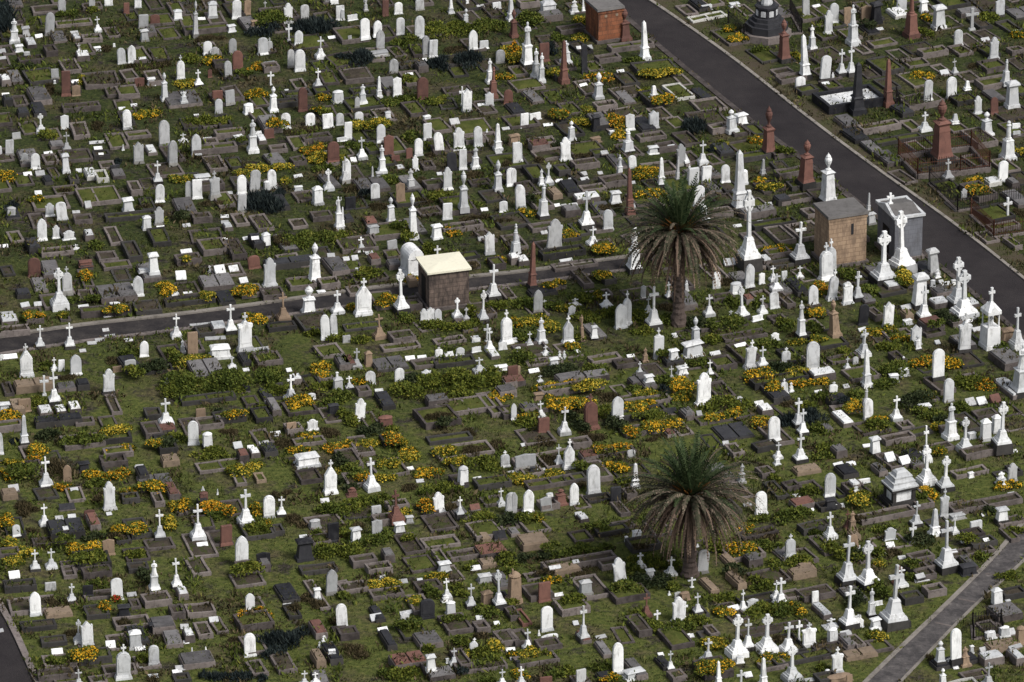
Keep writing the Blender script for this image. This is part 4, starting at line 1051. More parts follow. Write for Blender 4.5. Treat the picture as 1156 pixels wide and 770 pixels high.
DATA = '''
@0 0
A.g 405 85 100;A.g 600 60 80;S 708 35 60 60;S 900 50 50 50;A.g 322 228 150 65;T 95 275 160 75;U.g 172 240 75 60;D 255 245 35;U 125 335 50 60;U.g 175 362 30 50;C 640 205 100 50;D 485 225 36 60;C.k 517 350 70;U 635 330 30 50;A 795 415 105;G 862 412 120 58;D 930 388 15;D 1028 395 28;U 745 305 25;S.g 935 180 90 70;A.r 1012 165 75 70;S.r 825 90 75;U.g 945 265 80 60;D 12 345 40;D 15 385 25;D 15 500 15;D 38 628 34 60;S.r 432 625 165 65;S.g 360 510 65 55;U 357 545 25;D 490 540 30;S.o 497 625 75 60;S.r 910 560 60 70;U 988 555 55 60;B 1075 655 190 50;D 797 715 25 55;D 875 692 15 50
pw 200 285 90 60;pw 500 250 70 50;pw 540 370 100 40;ps 985 210 90 60;pw 35 530 80 40;pe 300 65 200 70;pg 480 150 240 60;pe 330 330 100 70;pe 200 390 170 50;pg 600 250 140 50;pe 760 600 160 70;pe 530 700 250 60;pk 150 740 90 50;pk 50 660 80 60;pg 830 600 170 90;pe 600 40 140 50
fy 520 525 60 60;fo 700 320 70 60;fo 940 430 380 60;fo 330 580 100 80;fy 960 745 150 40;fd 40 150 120 200;fb 450 95 180 40;fb 600 75 90 40;fo 80 460 160 50;fd 20 60 120 100;fb 150 440 200 50
@193 0
U 45 125 70 65;B.g 160 240 240 40;U 272 110 110 70;A 428 120 125 65;S.o 497 95 100 48;D 200 128 12;U 395 205 50 58;U.o 545 165 40 50;A 240 350 85 62;H.g 290 375 75 65;A.g 403 352 105 55;A.r 437 460 135 75;A 600 355 115 70;X.g 645 340 100 45;U.g 645 432 34 80;H 765 150 135 65;A.g 875 125 100 60;S 1065 25 30 60;S 1105 130 100 60;P 770 265 110 45;G 833 290 95 60;A.g 783 440 120 48;A 843 462 145 75;C 975 380 145 65;C 960 570 130 55;P.g 615 50 45;X 65 525 170 62;C.k 180 560 110 60;A.g 375 500 105 52;S.r 255 505 55;P 650 555 90 45;B 668 725 170 60;S.r 303 645 60 75;S.g 387 665 95 65;A 312 738 95 55;U 507 740 75 70;T 85 665 75 50;A.r 860 725 160 65;U 1090 665 85 80;D 1050 250 20;U 755 605 14 30
fy 250 395 150 60;fy 530 440 140 50;fy 560 615 140 60;fy 100 540 130 60;fo 300 460 100 60;fb 650 130 300 100;fd 950 180 300 150;fo 250 250 200 60;fd 600 200 200 120;fy 1000 640 80 40;fd 1120 370 100 60;fy 960 720 80 40;fb 130 390 120 70;fb 480 480 120 50
pg 820 610 200 60;pg 980 590 120 60;pe 650 440 120 50;pe 330 420 120 60;pg 230 190 300 50;pe 760 670 160 60
@386 0
U 5 130 80 30;S 68 130 40 70;T.g 155 70 80;S.r 283 105 105 45;A 368 90 80 58;A.g 508 65 75 62;O 712 85 100 45;O 1105 130 150 60;B 805 170 120 45;U 818 25 30;D 905 50 30;S 1010 55 45 60;B.r 1122 240 190 50;A 152 250 135 65;G 233 235 105 60;A 382 225 115 60;A 505 250 150 68;G.g 250 330 140 60;U.g 240 360 40 140;S.g 55 280 50;A.g 548 370 140 50;S 595 372 115 60;G 857 325 135 62;S 927 315 55 62;D 530 400 30 60;A.g 1032 410 90 65;G.g 338 475 100 65;D 440 490 15;O 243 635 145 45;S 362 628 130 60;A.r 525 655 155 80;T 135 670 125 60;G.g 100 700 70;T 965 540 165 50;B.r 985 635 205 60;G 962 685 90 60;A.r 1085 680 100 65;P 783 690 130 40;G 815 725 155 65;D 910 690 15
fy 1100 350 150 120;fb 700 200 300 120;fd 650 430 150 120;fd 850 400 200 130;fd 100 390 240 120;fb 420 270 180 60;fb 950 180 250 100;fy 1080 500 120 50;fb 370 660 300 60;fb 620 660 150 60;fb 430 520 100 60;fd 560 420 80 80;fo 770 330 200 70
pe 450 420 180 60;ps 520 440 90 60;pg 150 590 200 60;pe 750 590 200 70
@579 0
Z 230 95 100 105;T 400 80 85 60;O 460 75 80 25;B.r 730 258 215 75;O 862 390 260 65;T.k 92 440 305 80;T 150 510 200 55;T 185 535 195 50;O.r 333 540 290 60;T 345 410 150 70;S.r 205 400 125 70;S.d 468 480 190 42;D 500 320 40 45;D 705 485 48 58;D 430 320 30 25;B 558 640 175 65;U 597 498 28;D 460 560 15;O 922 640 90 65
fy 430 250 110 50;fy 440 140 80 60;fy 250 470 120 50;fy 30 360 70 150;fb 110 140 180 120;fd 250 330 80 100;fb 300 250 120 60;fy 560 510 180 60;fy 960 470 280 60;fb 800 400 120 60;fb 1000 400 80 50;fy 860 600 80 50;fy 980 650 150 60;fy 310 740 130 60;fy 480 720 80 60
pg 770 300 300 70;pg 920 440 300 110;pe 740 520 170 100;pgW 1080 600 200 110;pe 620 380 170 60;pe 380 190 190 50;ps 240 110 170 50;py 920 640 200 110;pe 600 690 160 70;pg 100 20 150 60
@772 0
S 148 65 40 75;U 330 40 25 70;S.g 797 105 120 50;D 865 45 20 60;H 943 220 160 58;A 980 150 135 65;S.o 1068 165 120 50;B.rk 655 400 285 75;O.k 793 510 290 75;T 838 320 160 50;A.k 918 530 170 72;C.k 1027 490 175 60;A 760 575 80 70;B 972 515 45 25;D 925 550 25
pgW 150 110 260 70;py 300 240 240 120;pg 520 360 230 110;pe 700 510 200 70;pg 800 590 150 70;pg 960 560 160 80;pe 640 470 150 60
fy 290 190 90 60;fy 350 250 130 50;fb 500 330 140 40;fy 740 370 60 50
@956 0
S.o 15 160 110 60;S.o 125 140 110 75;U.d 190 150 150 70;T 40 290 265 70;C.k 28 490 190 60;O.r 268 690 310 65;B.r 420 240 300 80;S 355 65 80 70;U 500 75 80 55;U 600 185 165 85;P.g 815 195 150 90;S.k 998 110 120 65;D 1105 212 25 35;A 727 300 115 62;D 905 270 40 65;H 958 385 150 65;D 893 415 30 60;C.g 705 485 105 40;D 637 485 48 65;B 1035 545 165 50;U 1077 700 185 88;A 528 655 140 60;A 683 640 145 70;O.k 785 590 70 60;H 855 740 120 55;A.r 962 740 110 55;D 215 195 22 55;O.d 68 738 345 105
pwW 330 90 150 70;ps 790 85 160 50;pg 230 280 200 70;pg 250 430 240 120;pg 450 410 180 70;pg 560 340 200 80;pg 440 520 220 110;pg 740 330 160 80;pg 950 430 200 90;pe 1100 330 120 60;pg 960 540 250 100;pg 760 650 180 80;pe 480 660 300 120
fb 130 160 90 70;fb 520 210 160 60;fb 930 120 180 80;fy 520 120 80 60;fy 1110 230 70 50;fy 480 490 150 60;fo 830 430 80 60
@0 128
K 268 125 130 65;S 423 100 95 58;A 832 102 130 62;A.g 1073 215 170 75;S.g 62 270 100 60;C.g 437 248 130 60;U 432 385 130 55;S.g 108 165 45 60;A 232 362 105 65;H.g 160 305 50 55;D 180 405 35 65;D 262 405 50 70;D 315 265 25 65;D 640 235 30 65;D 660 275 25 30;O 803 240 40 20;G.g 905 325 145 70;A.g 1122 320 140 60;C.k 1030 455 150 65;A 1043 578 120 65;S.d 753 370 40 65;D 872 475 35 30;U 837 640 100 80;D 575 615 68 48;D 497 650 15 60;A 408 692 120 75;H 325 670 90 65;D 250 530 40 55;U.g 70 680 80 70;U 958 755 95 65;H.g 1040 725 120 68;D 1048 750 18 60;D 515 385 38 45;D 633 195 20 120;A 5 270 60 20
pwW 590 400 100 70;pgW 660 410 110 80;pe 480 430 80 60;ps 770 400 110 60;pe 880 490 110 90;pg 640 540 300 130;pg 430 500 180 70;pe 660 270 120 60;pg 900 140 170 60;pw 985 245 90 60;ps 370 210 110 50;pe 330 300 120 70;pg 850 670 330 60;pe 540 690 130 60;pe 700 340 120 60;pg 350 390 90 80;pk 310 440 80 60
fb 305 145 140 60;fo 640 75 90 80;fy 250 565 110 50;fo 420 510 90 70;fy 40 420 110 80;fb 1050 705 80 50;fy 950 20 150 30;fd 760 320 60 50;fd 70 610 120 70;fo 980 605 180 40
@193 128
A 750 98 105 68;A 908 82 90 68;S 1025 92 95 75;A 1103 75 80 55;D 167 20 15 40;C 80 185 60 60;G 167 275 145 68;D 240 172 20 70;A.g 15 340 170 60;U 440 155 42 65;T 535 250 215 75;D 572 135 30 50;D 690 255 28 60;S.r 640 160 65 70;A.r 1060 318 140 85;S 1115 180 30 70;U 205 445 55 110;X.g 290 548 180 75;A.g 113 555 115 45;S 172 555 130 70;A 463 528 130 65;A.g 545 510 145 72;U 625 502 68 42;A 662 488 125 62;D 378 525 18 60;S.g 462 645 120 62;D 830 415 25 65;U 832 500 34 65;K 1030 498 140 70;U 958 592 125 72;T 1097 755 215 60;D 350 680 28 65;D 352 715 24 60;D 102 738 28 60;C.g 1135 450 170 55
pw 370 745 60 50;pe 260 190 110 60;pgk 440 180 170 60;pw 590 175 80 60;pe 700 230 130 60;pg 380 130 200 60;pe 950 160 200 50;pe 870 540 170 80;pe 980 670 150 70;pg 280 230 300 80;pe 830 310 110 60;pe 250 470 200 60;pe 200 680 140 70;pe 830 720 130 70
fb 220 50 330 70;fy 690 65 110 70;fo 860 110 250 70;fb 450 175 80 40;fy 930 240 170 60;fy 960 300 130 80;fb 970 370 180 50;fy 600 370 350 70;fy 60 430 130 60;fo 180 290 120 40;fd 600 590 260 180;fd 660 530 180 80;fo 300 580 240 50;fb 80 660 100 60;fy 740 440 80 50;fb 1000 0 100 30
@386 128
A 110 65 80 62;U 230 70 50 48;S 40 170 120 55;D 20 170 25 60;C 132 295 145 65;A 255 188 120 62;S.r 305 275 140 70;T 265 385 185 60;O.g 200 440 100 25;D 75 315 45 45;G 30 445 155 60;U 300 30 50 45;U 555 55 50 55;S 558 170 110 60;D 735 70 60 70;A 500 275 115 58;S.r 440 290 70 45;A.k 640 262 145 65;H 765 235 150 80;A 890 215 135 60;A.d 720 370 120 70;S 790 365 135 55;T 870 355 145 58;O 1018 238 180 62;D 1023 262 28 50;B 945 130 35 25;D 1070 105 14 60;U.o 1120 205 75 65;S 1140 315 130 55;H 480 375 105 45;D 380 360 40 60;T.g 450 495 140 65;A.k 218 565 115 65;S.o 383 575 130 65;S.r 350 310 40 60;H 690 498 155 65;D 637 400 18 40;D 610 440 18 60;B 795 625 265 65;B 1018 505 210 60;A 1103 472 120 62;A.g 1150 610 150 40;A 1055 642 75 60;D 930 635 28 55;S 687 690 110 68;B 323 712 175 62;B 465 790 300 65;S.d 55 625 85 75;U.g 240 435 60 50;O 5 745 140 30
fy 170 70 250 90;fb 130 210 200 60;fb 460 160 120 80;fy 20 310 60 80;fo 60 480 110 90;fb 340 430 300 60;fo 500 430 100 60;fo 880 400 150 70;fb 680 540 200 70;fo 540 570 120 60;fo 240 610 200 60;fb 340 730 180 60;fo 900 680 300 60;fo 1080 700 150 50;fd 150 510 100 70;fb 870 600 160 50;fo 580 270 100 50;fo 1080 330 80 50
pe 600 460 150 70;pe 980 540 180 90;pe 570 640 180 70;pr 185 710 110 60;pe 900 450 160 60;pk 40 690 80 60;pe 560 340 110 60;pe 780 740 280 50;pg 860 170 150 60
@579 128
S 75 90 95 58;S 145 40 50 80;D 230 80 22 75;B 383 172 130 55;U.d 540 110 110 60;U.o 540 185 40 75;S 765 108 110 65;B.k 752 250 145 85;G 920 95 120 68;U 648 135 30 45;S 35 312 130 58;U.o 20 200 75 60;H 345 305 155 75;D 597 265 35 55;U 915 260 55 75;D 1035 220 20 55;H.g 1100 340 150 65;A 782 355 85 55;T 697 420 155 50;D 460 405 38 55;D 468 432 18 60;D 570 395 25 35;T 185 470 110 40;K 232 462 145 60;O.r 765 660 310 60;O.k 970 475 195 60;A 5 470 115 35;A 52 620 160 70;B.k 197 680 225 72;D 290 605 22 45;D 335 608 22 40;D 395 602 24 65;C.k 480 745 245 95;U 668 580 82 75;A 622 755 130 68;D 380 440 30 30;D 300 445 15 60;D 750 462 20 120;T 1150 440 110 30;D 785 625 60 25;O.g 1072 440 160 30
po 270 525 105 70;pw 480 555 180 40;pe 170 200 160 90;pr 170 215 140 70;pg 560 260 120 60;pe 470 330 190 80;pe 660 440 200 90;pg 320 370 110 70;ps 380 640 130 60;pe 900 150 200 60;pe 1000 220 150 60;pe 520 490 180 50;pe 200 740 200 50;pg 230 180 120 60
fy 420 60 170 60;fb 310 15 100 50;fy 690 50 130 100;fy 680 145 100 60;fb 310 200 90 60;fy 870 390 170 80;fy 890 530 180 80;fo 620 610 200 50;fy 100 650 100 60;fb 120 570 70 60;fo 450 270 140 40;fo 160 300 90 50
@772 128
B 312 115 150 75;U 375 75 85 80;B.rk 553 270 330 80;B.rk 795 465 310 95;C 122 330 155 65;S 63 450 120 75;S 143 450 110 68;A 272 450 120 62;B.k 940 590 345 95;O.k 365 640 410 110;U 397 460 100 45;O.g 515 400 110 40;D 553 600 30 55;K.k 425 995 500 125;T 982 590 75 38;A 97 605 140 75;O.k 130 720 130 90;D 7 330 150 20;D 500 715 18 50;D 350 740 20 65;D 375 640 28 60
pg 220 100 130 50;pgk 450 280 230 60;pg 650 260 180 60;py 560 480 210 90;pg 690 390 200 70;pgk 800 460 260 90;pk 640 570 120 60;pe 720 560 230 60;ps 480 650 240 60;py 580 720 300 80;pe 820 650 120 70;pe 250 560 170 80;pe 230 650 180 60
fy 250 200 80 50;fy 475 180 80 60;fd 60 80 160 150;fd 180 230 60 60;fb 660 250 120 60;fb 450 260 90 50;fy 560 485 150 50;fy 490 450 90 30;fo 600 700 200 60
@956 128
C 508 110 125 75;B.rk 620 310 420 130;O.k 705 70 75 70;B 910 140 160 75;B 1050 300 260 90;S 1103 95 35 60;S 1107 140 30 55;A 1017 445 140 68;C.g 660 430 140 65;H.g 765 562 75 45;P.k 1048 690 150 60;O.g 140 640 125 30;U.g 160 720 80 60
pg 210 90 280 90;pg 330 170 330 90;pe 860 160 230 130;pg 1080 230 150 120;pe 640 360 360 110;pg 640 470 180 80;py 860 510 230 130;pwW 950 450 120 40;ps 1080 460 90 70;pg 960 660 260 130;pg 1020 740 220 80;pg 420 80 150 80
fy 830 440 90 70;fy 850 500 120 80;fb 640 480 110 50;fy 1120 250 80 60;fo 1010 600 160 50;fo 1130 650 60 80
@0 256
G 275 88 145 68;H 365 75 90 50;H 450 82 65 80;D 955 15 20 65;D 1048 10 18 60;A.r 225 322 125 88;C 495 145 35 50;D 28 135 30 60;K 390 522 260 110;X.g 440 435 180 75;U 1005 305 145 75;G 905 450 135 72;D 702 402 34 70;D 165 522 45 65;D 248 515 40 60;D 835 390 15 110;D 545 525 18 80;D 750 508 20 80;U 935 295 15 70;U.r 560 250 40 100;D 715 585 15 95;D 45 570 22 100;D 1145 445 35 30;C.k 262 790 150 65;C.k 455 790 170 70;D 718 720 22 80;G 940 845 105 62;D 840 745 25 70;D 650 745 25 70;D 690 680 15 50
pw 60 610 130 60;pg 560 250 100 60;py 560 340 130 120;pg 760 250 200 70;pg 690 550 330 80;pe 960 530 200 100;pd 860 160 150 130;pe 700 200 150 80;pk 215 130 110 90;pk 150 440 110 60;pe 560 450 130 80;py 220 580 150 100;pe 50 290 110 70;pe 370 160 220 50;pw 580 60 80 50;pg 420 590 90 60;pe 740 60 140 120;pe 80 680 230 40
fy 225 580 120 60;fy 410 580 80 50;fy 740 545 180 50;fy 560 320 80 80;fb 640 120 90 70;fy 1090 410 120 90;fb 550 480 200 50
@193 256
D 100 170 38 85;D 345 90 25 60;U.k 620 130 100 60;D 495 82 28 60;D 550 82 30 60;D.k 65 345 90 80;D.k 320 305 85 80;D 410 290 60 70;A.r 545 270 90 85;H 645 385 190 88;D 475 365 55 62;D 485 405 35 50;D 300 405 42 95;B 938 360 265 85;D 875 255 75 65;D 1045 220 38 60;B 900 568 195 105;C 1088 560 150 80;C.o 735 608 190 85;C.k 390 690 190 80;C 35 722 160 70;X 485 809 255 105;A 1010 735 165 65;A 1065 710 145 50;D 30 450 25 60;D 110 440 18 70;C 255 300 50 30;D 195 645 20 170;T 78 822 90 40;S.o 143 845 165 75;U 980 440 28 60;D 290 735 30 160
pg 850 370 200 90;pg 1030 370 150 80;pg 120 480 330 80;pk 350 470 150 90;pg 520 420 180 90;pe 660 440 170 90;pg 270 130 200 110;pk 560 100 120 90;pe 420 150 160 130;pe 110 210 180 80;pd 220 680 140 80;pw 310 660 120 70;pk 770 240 330 90;pe 720 650 200 50;pg 760 200 160 50
fy 240 460 90 70;fy 560 600 150 80;fy 490 420 170 70;fb 850 80 320 110;fb 1000 70 250 90;fy 100 220 50 30;fb 940 690 150 60;fo 720 80 100 90;fb 1080 730 150 40
@386 256
P 622 210 90 45;C 128 155 95 65;D 28 220 38 48;D 85 218 50 50;D 178 178 28 60;D 110 282 18 50;G 965 178 150 68;D 908 90 40 45;B.k 1135 190 180 75;V 458 300 185 118;K.k 390 560 290 90;X 140 572 245 120;C.k 985 470 230 90;K 752 590 130 60;K.g 810 605 80 45;K.k 920 620 210 65;H 535 625 95 55;G 580 615 95 50;G 628 612 80 50;C.o 245 725 160 80;X 1075 760 225 80;P 945 750 120 50;C 965 810 150 60;D 870 740 45 60;S.g 30 755 50 55;S.g 330 150 70 70;U.g 205 40 60 80;D 480 305 20 30;U 620 75 100 70
pr 210 215 90 60;pg 830 250 150 60;pg 1010 240 120 80;pe 180 330 250 90;py 270 480 200 120;pe 80 420 120 70;po 455 360 80 50;pg 330 180 130 70;pe 390 720 180 90;pg 470 510 110 70;pe 1080 440 130 90;pw 1120 215 70 40;pg 130 650 250 50;pg 730 200 330 80;pe 700 740 220 60;ps 340 250 110 50
fy 280 480 160 80;fy 455 350 90 60;fy 60 520 70 60;fb 180 310 220 90;fb 560 150 110 140;fb 430 60 130 80;fb 600 650 220 80;fb 800 650 250 80;fb 1040 520 200 70;fy 1010 220 120 60;fo 850 250 80 60;fb 440 600 120 80;fb 870 580 60 120;fy 1140 620 40 80;fb 120 740 120 60;fo 840 650 130 40;fb 20 60 110 80;fy 720 40 110 60
@579 256
H.g 268 150 210 110;C 520 115 125 70;B.k 25 150 180 50;O.rk 125 405 310 60;T.k 790 290 290 95;S 850 468 90 38;G.g 162 555 150 65;C 405 510 50 75;H 385 570 60 55;C 610 520 100 75;G 705 660 165 80;X 745 640 230 65;C.k 918 660 280 95;C 885 560 110 40;X 360 755 185 78;T 185 755 170 65;C 108 770 90 45;U 530 718 80 48;T.o 450 740 170 30;P 205 505 30 30;C.k 1020 465 110 50;B 1133 418 75 30;X.k 950 850 195 70;D 1055 720 40 12;D 348 225 18 100;P 800 65 70 45;D 205 45 30 50;D 20 240 30 80
pyg 270 380 150 60;py 610 330 130 90;pw 60 225 100 60;pg 320 170 300 80;pg 600 120 150 80;pe 450 340 150 120;pk 190 430 200 60;pe 400 250 300 40;pe 560 440 180 70;pg 370 70 150 60
fy 275 380 130 50;fy 590 310 110 60;fy 610 140 180 70;fy 370 50 130 60;fb 90 500 180 90;fy 100 610 220 70;fy 230 650 130 80;fb 460 480 170 80;fb 640 560 180 70;fb 820 600 180 120;fb 1000 620 160 80;fy 560 450 60 50;fb 500 600 200 90;fb 840 690 200 60;fb 60 720 130 80;fo 1010 520 130 70;fb 270 520 120 60;fb 420 730 130 50;fy 340 540 110 40
@772 256
C.k 755 230 270 110;X 930 345 250 95;X 965 310 240 70;A 212 400 110 55;G 427 392 155 65;S 508 372 75 42;S 655 370 85 40;C 583 350 100 50;C 603 410 110 75;C 757 332 80 50;U 340 430 80 80;K.k 382 600 220 75;C 165 578 140 70;C 307 592 50 45;C 512 562 120 55;A 592 530 110 65;S 480 610 40 75;T.k 765 725 250 60;G 845 505 130 70;X 965 475 200 70;B.o 985 715 250 70;H 1068 502 150 72;C.k 1132 480 190 55;B 78 800 220 65;X 430 920 190 78;H 595 740 55 60;T 15 418 70 30;H 600 200 30 20;D 300 250 70 90;D 700 190 40 30;A.d 830 760 30 50
pk 735 400 160 110;pe 610 600 130 60;pg 250 640 330 80;pe 640 240 250 50;py 610 170 180 70;pw 530 225 90 60;pr 420 480 60 50;pe 660 480 130 130;pe 850 640 130 80;pe 390 710 300 60;pg 870 550 150 80;pe 250 460 170 60
fy 605 150 150 80;fb 330 490 100 90;fb 270 630 330 90;fy 900 400 110 100;fb 650 630 130 80;fy 870 560 120 60;fb 1060 310 120 100;fb 60 640 160 100;fb 860 660 110 80;fy 870 740 150 50;fb 470 500 80 70;fb 680 660 110 60;fb 180 740 200 60;fo 270 360 110 60;fo 710 700 130 40
@956 256
K.k 237 365 350 145;K 360 290 400 130;U.g 567 310 180 75;T 590 330 60 40;C.k 70 475 190 62;U 0 500 140 40;U.k 470 530 245 100;C.k 500 605 230 85;A.d 103 640 140 70;G 267 650 165 70;K.k 725 520 330 120;K 765 590 320 145;X.k 765 825 270 95;Y 932 782 395 105;C 1110 790 270 80;U.o 1045 760 110 90;D 103 680 35 60;C 103 832 155 75;G 450 770 135 75;D 592 765 40 30;D 390 540 50 80;U 395 635 40 65;D 620 390 70 35;D 660 395 60 30;D 800 620 18 50;U 560 390 50 40;U 695 390 50 35;D 850 680 40 70
pw 600 500 140 70;pw 810 500 110 60;pe 270 410 230 100;pr 550 640 170 90;po 390 580 90 80;ps 640 430 180 60;pg 690 610 130 90;pe 180 570 110 90;pe 560 690 160 60;pg 330 700 200 80;pg 1080 110 120 110;pw 290 390 120 60
fy 370 330 130 110;fb 360 350 130 70;fb 150 420 130 100;fy 180 690 120 60;fb 660 590 140 80;fb 860 600 70 100;fy 360 730 130 60;fb 30 320 70 80;fy 280 680 90 60;fb 580 640 100 50
@0 384
X 175 235 225 98;C 355 195 85 45;S 400 200 75 45;G 497 225 135 78;H.k 710 350 170 85;P 290 360 135 60;C.k 358 415 215 85;S.o 160 465 90 90;U 30 468 70 80;O.k 160 680 200 70;C 1085 550 180 95;A 5 745 145 40;D 65 120 45 110;D 540 75 25 50;D 600 25 20 70;S.o 765 205 40 65;A.g 850 180 60 80;U.g 1090 290 50 50;S 455 25 20 60;A 12 130 40 30
pw 295 470 110 70;pw 395 465 90 60;pw 485 445 100 70;pk 380 530 310 50;pe 740 420 130 130;poy 220 300 260 90;pe 550 530 140 60;py 760 620 210 110;pg 540 660 290 110;py 770 730 200 80;pe 50 320 100 90;pe 1000 480 130 80;pe 990 590 150 110;pr 1090 580 130 60;pg 1080 680 170 130;py 60 560 180 50;pg 1030 190 200 60;po 110 440 120 90;ps 430 310 140 50;pk 540 295 100 50
fy 180 275 180 60;fy 70 510 160 100;fy 745 590 200 70;fy 765 715 180 70;fy 250 715 200 80;fb 540 650 260 90;fb 280 630 200 90;fb 270 410 130 80;fy 1020 670 100 60;fb 1090 670 120 70;fb 970 555 80 60;fo 450 240 140 60;fb 290 180 100 60;fb 850 90 120 70;fb 1000 180 260 100;fb 880 200 120 80;fb 1110 330 120 130;fo 740 130 100 70;fb 1130 110 60 100;fd 80 660 80 60
@193 384
Z 320 110 95 145;K 400 180 80 55;D 588 75 45 125;C 785 395 175 85;D 645 415 35 70;S.o 195 500 60 70;A 148 680 160 78;U.k 240 700 110 75;D.k 437 705 65 65;D 523 715 45 55;D 610 690 50 75;D 683 625 45 80;H 925 585 75 80;U 1083 250 45 20;D 770 205 35 40;G 915 385 45 65;U.g 1090 330 100 70;Z 888 815 95 165;S.o 785 610 80 70;U.d 1060 475 70 80;S.d 500 335 40 40;D 490 200 18 50
pg 630 120 200 100;pk 480 130 100 80;pw 820 260 80 60;pg 520 400 130 80;pg 590 490 150 100;ps 670 440 110 130;pk 620 360 110 80;py 840 440 240 110;pg 240 380 360 60;pr 470 760 90 50;pw 545 740 80 60;pk 640 720 120 80;pe 250 540 190 90;py 380 500 220 90;ps 1120 150 120 90;pg 1030 70 200 100;py 990 220 140 90;pg 900 660 220 70;pe 800 580 130 80
fb 150 290 330 180;fb 400 260 350 170;fb 620 240 260 130;fb 60 330 150 130;fy 150 145 210 80;fy 980 195 130 100;fy 820 410 200 80;fb 700 330 160 100;fy 420 490 140 60;fb 320 490 120 70;fb 1040 390 260 100;fb 980 310 200 60;fo 740 670 150 90;fo 1030 590 130 90;fy 890 620 110 70;fy 1080 700 160 70;fb 230 735 200 60;fb 40 650 150 90;fb 590 450 90 60;fb 30 110 80 100;fb 440 330 100 60;fo 560 180 140 30;fy 830 720 130 40;fo 370 600 140 60
@386 384
C.g 95 180 130 70;U.o 173 165 100 55;G 187 285 90 72;C.k 50 315 85 60;D 243 340 35 65;A 375 282 105 68;G 552 270 85 65;H 115 525 150 78;D 445 130 42 75;D 523 125 40 70;X 632 105 65 60;D 700 103 42 65;G 770 98 55 60;C 897 205 100 78;S 877 75 38 65;S 1050 60 55 60;S 875 10 20 60;S.r 1115 235 75 75;U 1040 190 30 90;U.r 285 570 90 110;A 1150 90 50 40
pk 280 400 150 110;pg 730 140 280 50;pe 540 150 190 80;pg 620 500 300 150;pg 800 430 400 140;pyg 980 420 210 160;py 790 720 400 130;pg 700 640 300 70;pg 1080 470 140 90;pw 990 100 90 40;pr 1090 280 110 70;pr 40 150 110 80;ps 620 400 160 50;pg 330 650 170 70;pg 380 40 260 60;ps 1070 340 140 60;pe 140 330 110 60
fb 420 330 220 130;fb 600 270 240 150;fb 800 270 260 170;fb 980 250 180 130;fb 720 340 280 110;fb 480 260 130 100;fy 120 260 100 70;fy 1010 365 180 80;fy 180 680 230 80;fy 300 650 150 90;fy 30 690 110 60;fy 440 740 100 80;fb 200 590 240 90;fb 40 510 110 120;fy 670 730 140 90;fo 860 720 200 80;fo 640 490 180 70;fb 660 540 130 50;fo 1020 680 100 80;fb 30 380 90 60;fo 840 600 80 70;fb 1050 330 90 50;fb 340 590 110 60;fy 380 670 80 60
@579 384
C 213 90 60 50;U 270 180 75 70;C.g 92 140 50 40;D 138 210 38 80;C 178 270 45 40;C 185 505 115 60;S.r 200 600 100 80;C 335 610 180 75;X.r 510 580 240 100;G 682 510 150 80;S 950 120 150 72;U 1048 120 70 65;C 828 215 80 40;C.g 1035 275 110 50;U 888 268 50 65;T.o 862 140 95 45;U 1105 220 60 75;D 858 305 20 45;D 770 110 25 60;T 305 120 55 30;T 335 120 55 30;U.o 168 385 50 70;X 365 834 195 80;C 300 809 130 50;A.g 770 765 55 60;U 5 10 30 50;D 420 80 14 35;G 5 520 110 40;D.d 1030 480 60 90;S.o 20 230 65 60;D 70 690 20 30
py 380 310 420 60;py 330 420 380 60;pg 870 580 340 110;pg 820 480 360 100;ps 370 255 200 40;ps 540 240 180 40;pr 490 760 130 40;pg 600 120 220 60;ps 790 280 90 60;ps 100 445 120 60;ps 1130 490 100 70;pg 640 730 320 60;pr 30 270 110 60;pg 880 400 300 60;pr 1020 610 90 50;pe 440 670 150 50;pe 200 140 250 60;pe 740 150 180 70
fy 300 310 300 80;fy 500 300 200 70;fy 380 410 300 80;fy 260 390 110 70;fy 110 500 150 50;fb 90 550 130 90;fo 600 350 150 110;fy 780 440 170 70;fy 870 350 170 60;fy 820 430 200 60;fy 980 550 230 90;fy 790 590 130 70;fy 1090 300 150 100;fy 1080 370 130 60;fb 340 200 250 90;fb 540 190 180 70;fy 390 40 80 60;fb 700 560 150 130;fb 430 540 80 160;fb 900 490 200 80;fo 200 650 150 90;fo 500 620 180 90;fy 630 700 250 70;fb 1000 270 130 80;fb 780 320 110 50;fb 60 110 130 130;fb 990 90 120 60;fd 1000 330 70 80;fo 440 460 140 40;fb 590 470 110 100;fo 950 640 160 30
@772 384
U 60 100 110 140;C.k 172 230 105 50;H 130 415 210 105;C 513 170 135 70;X 665 150 110 70;A 840 200 200 95;C 1065 185 80 38;X 655 350 105 55;T 700 335 65 35;D 880 355 45 60;X.k 972 345 80 65;D 1060 310 35 45;D 492 425 45 70;C.k 745 560 190 75;C.k 775 615 170 70;A 590 660 170 82;C.k 758 790 190 85;D 275 690 50 48;C 615 770 110 55;D 100 490 45 40;D 315 745 35 70;U.g 355 415 50 60;C 5 225 80 40;D 205 95 35 80;A.g 1120 155 50 40;D 370 40 30 90
pw 530 460 110 60;pg 260 500 380 110;pe 600 620 230 140;pw 900 230 180 60;py 620 260 380 120;pg 1040 120 220 60;pw 1035 520 150 100;pe 330 720 130 90;pk 1000 400 150 60;pg 250 150 190 100;pg 560 340 160 130;ps 25 480 90 70;pk 620 370 150 40;pe 530 690 180 40;ps 1010 730 110 60;ps 930 580 60 30;pg 1050 450 200 80
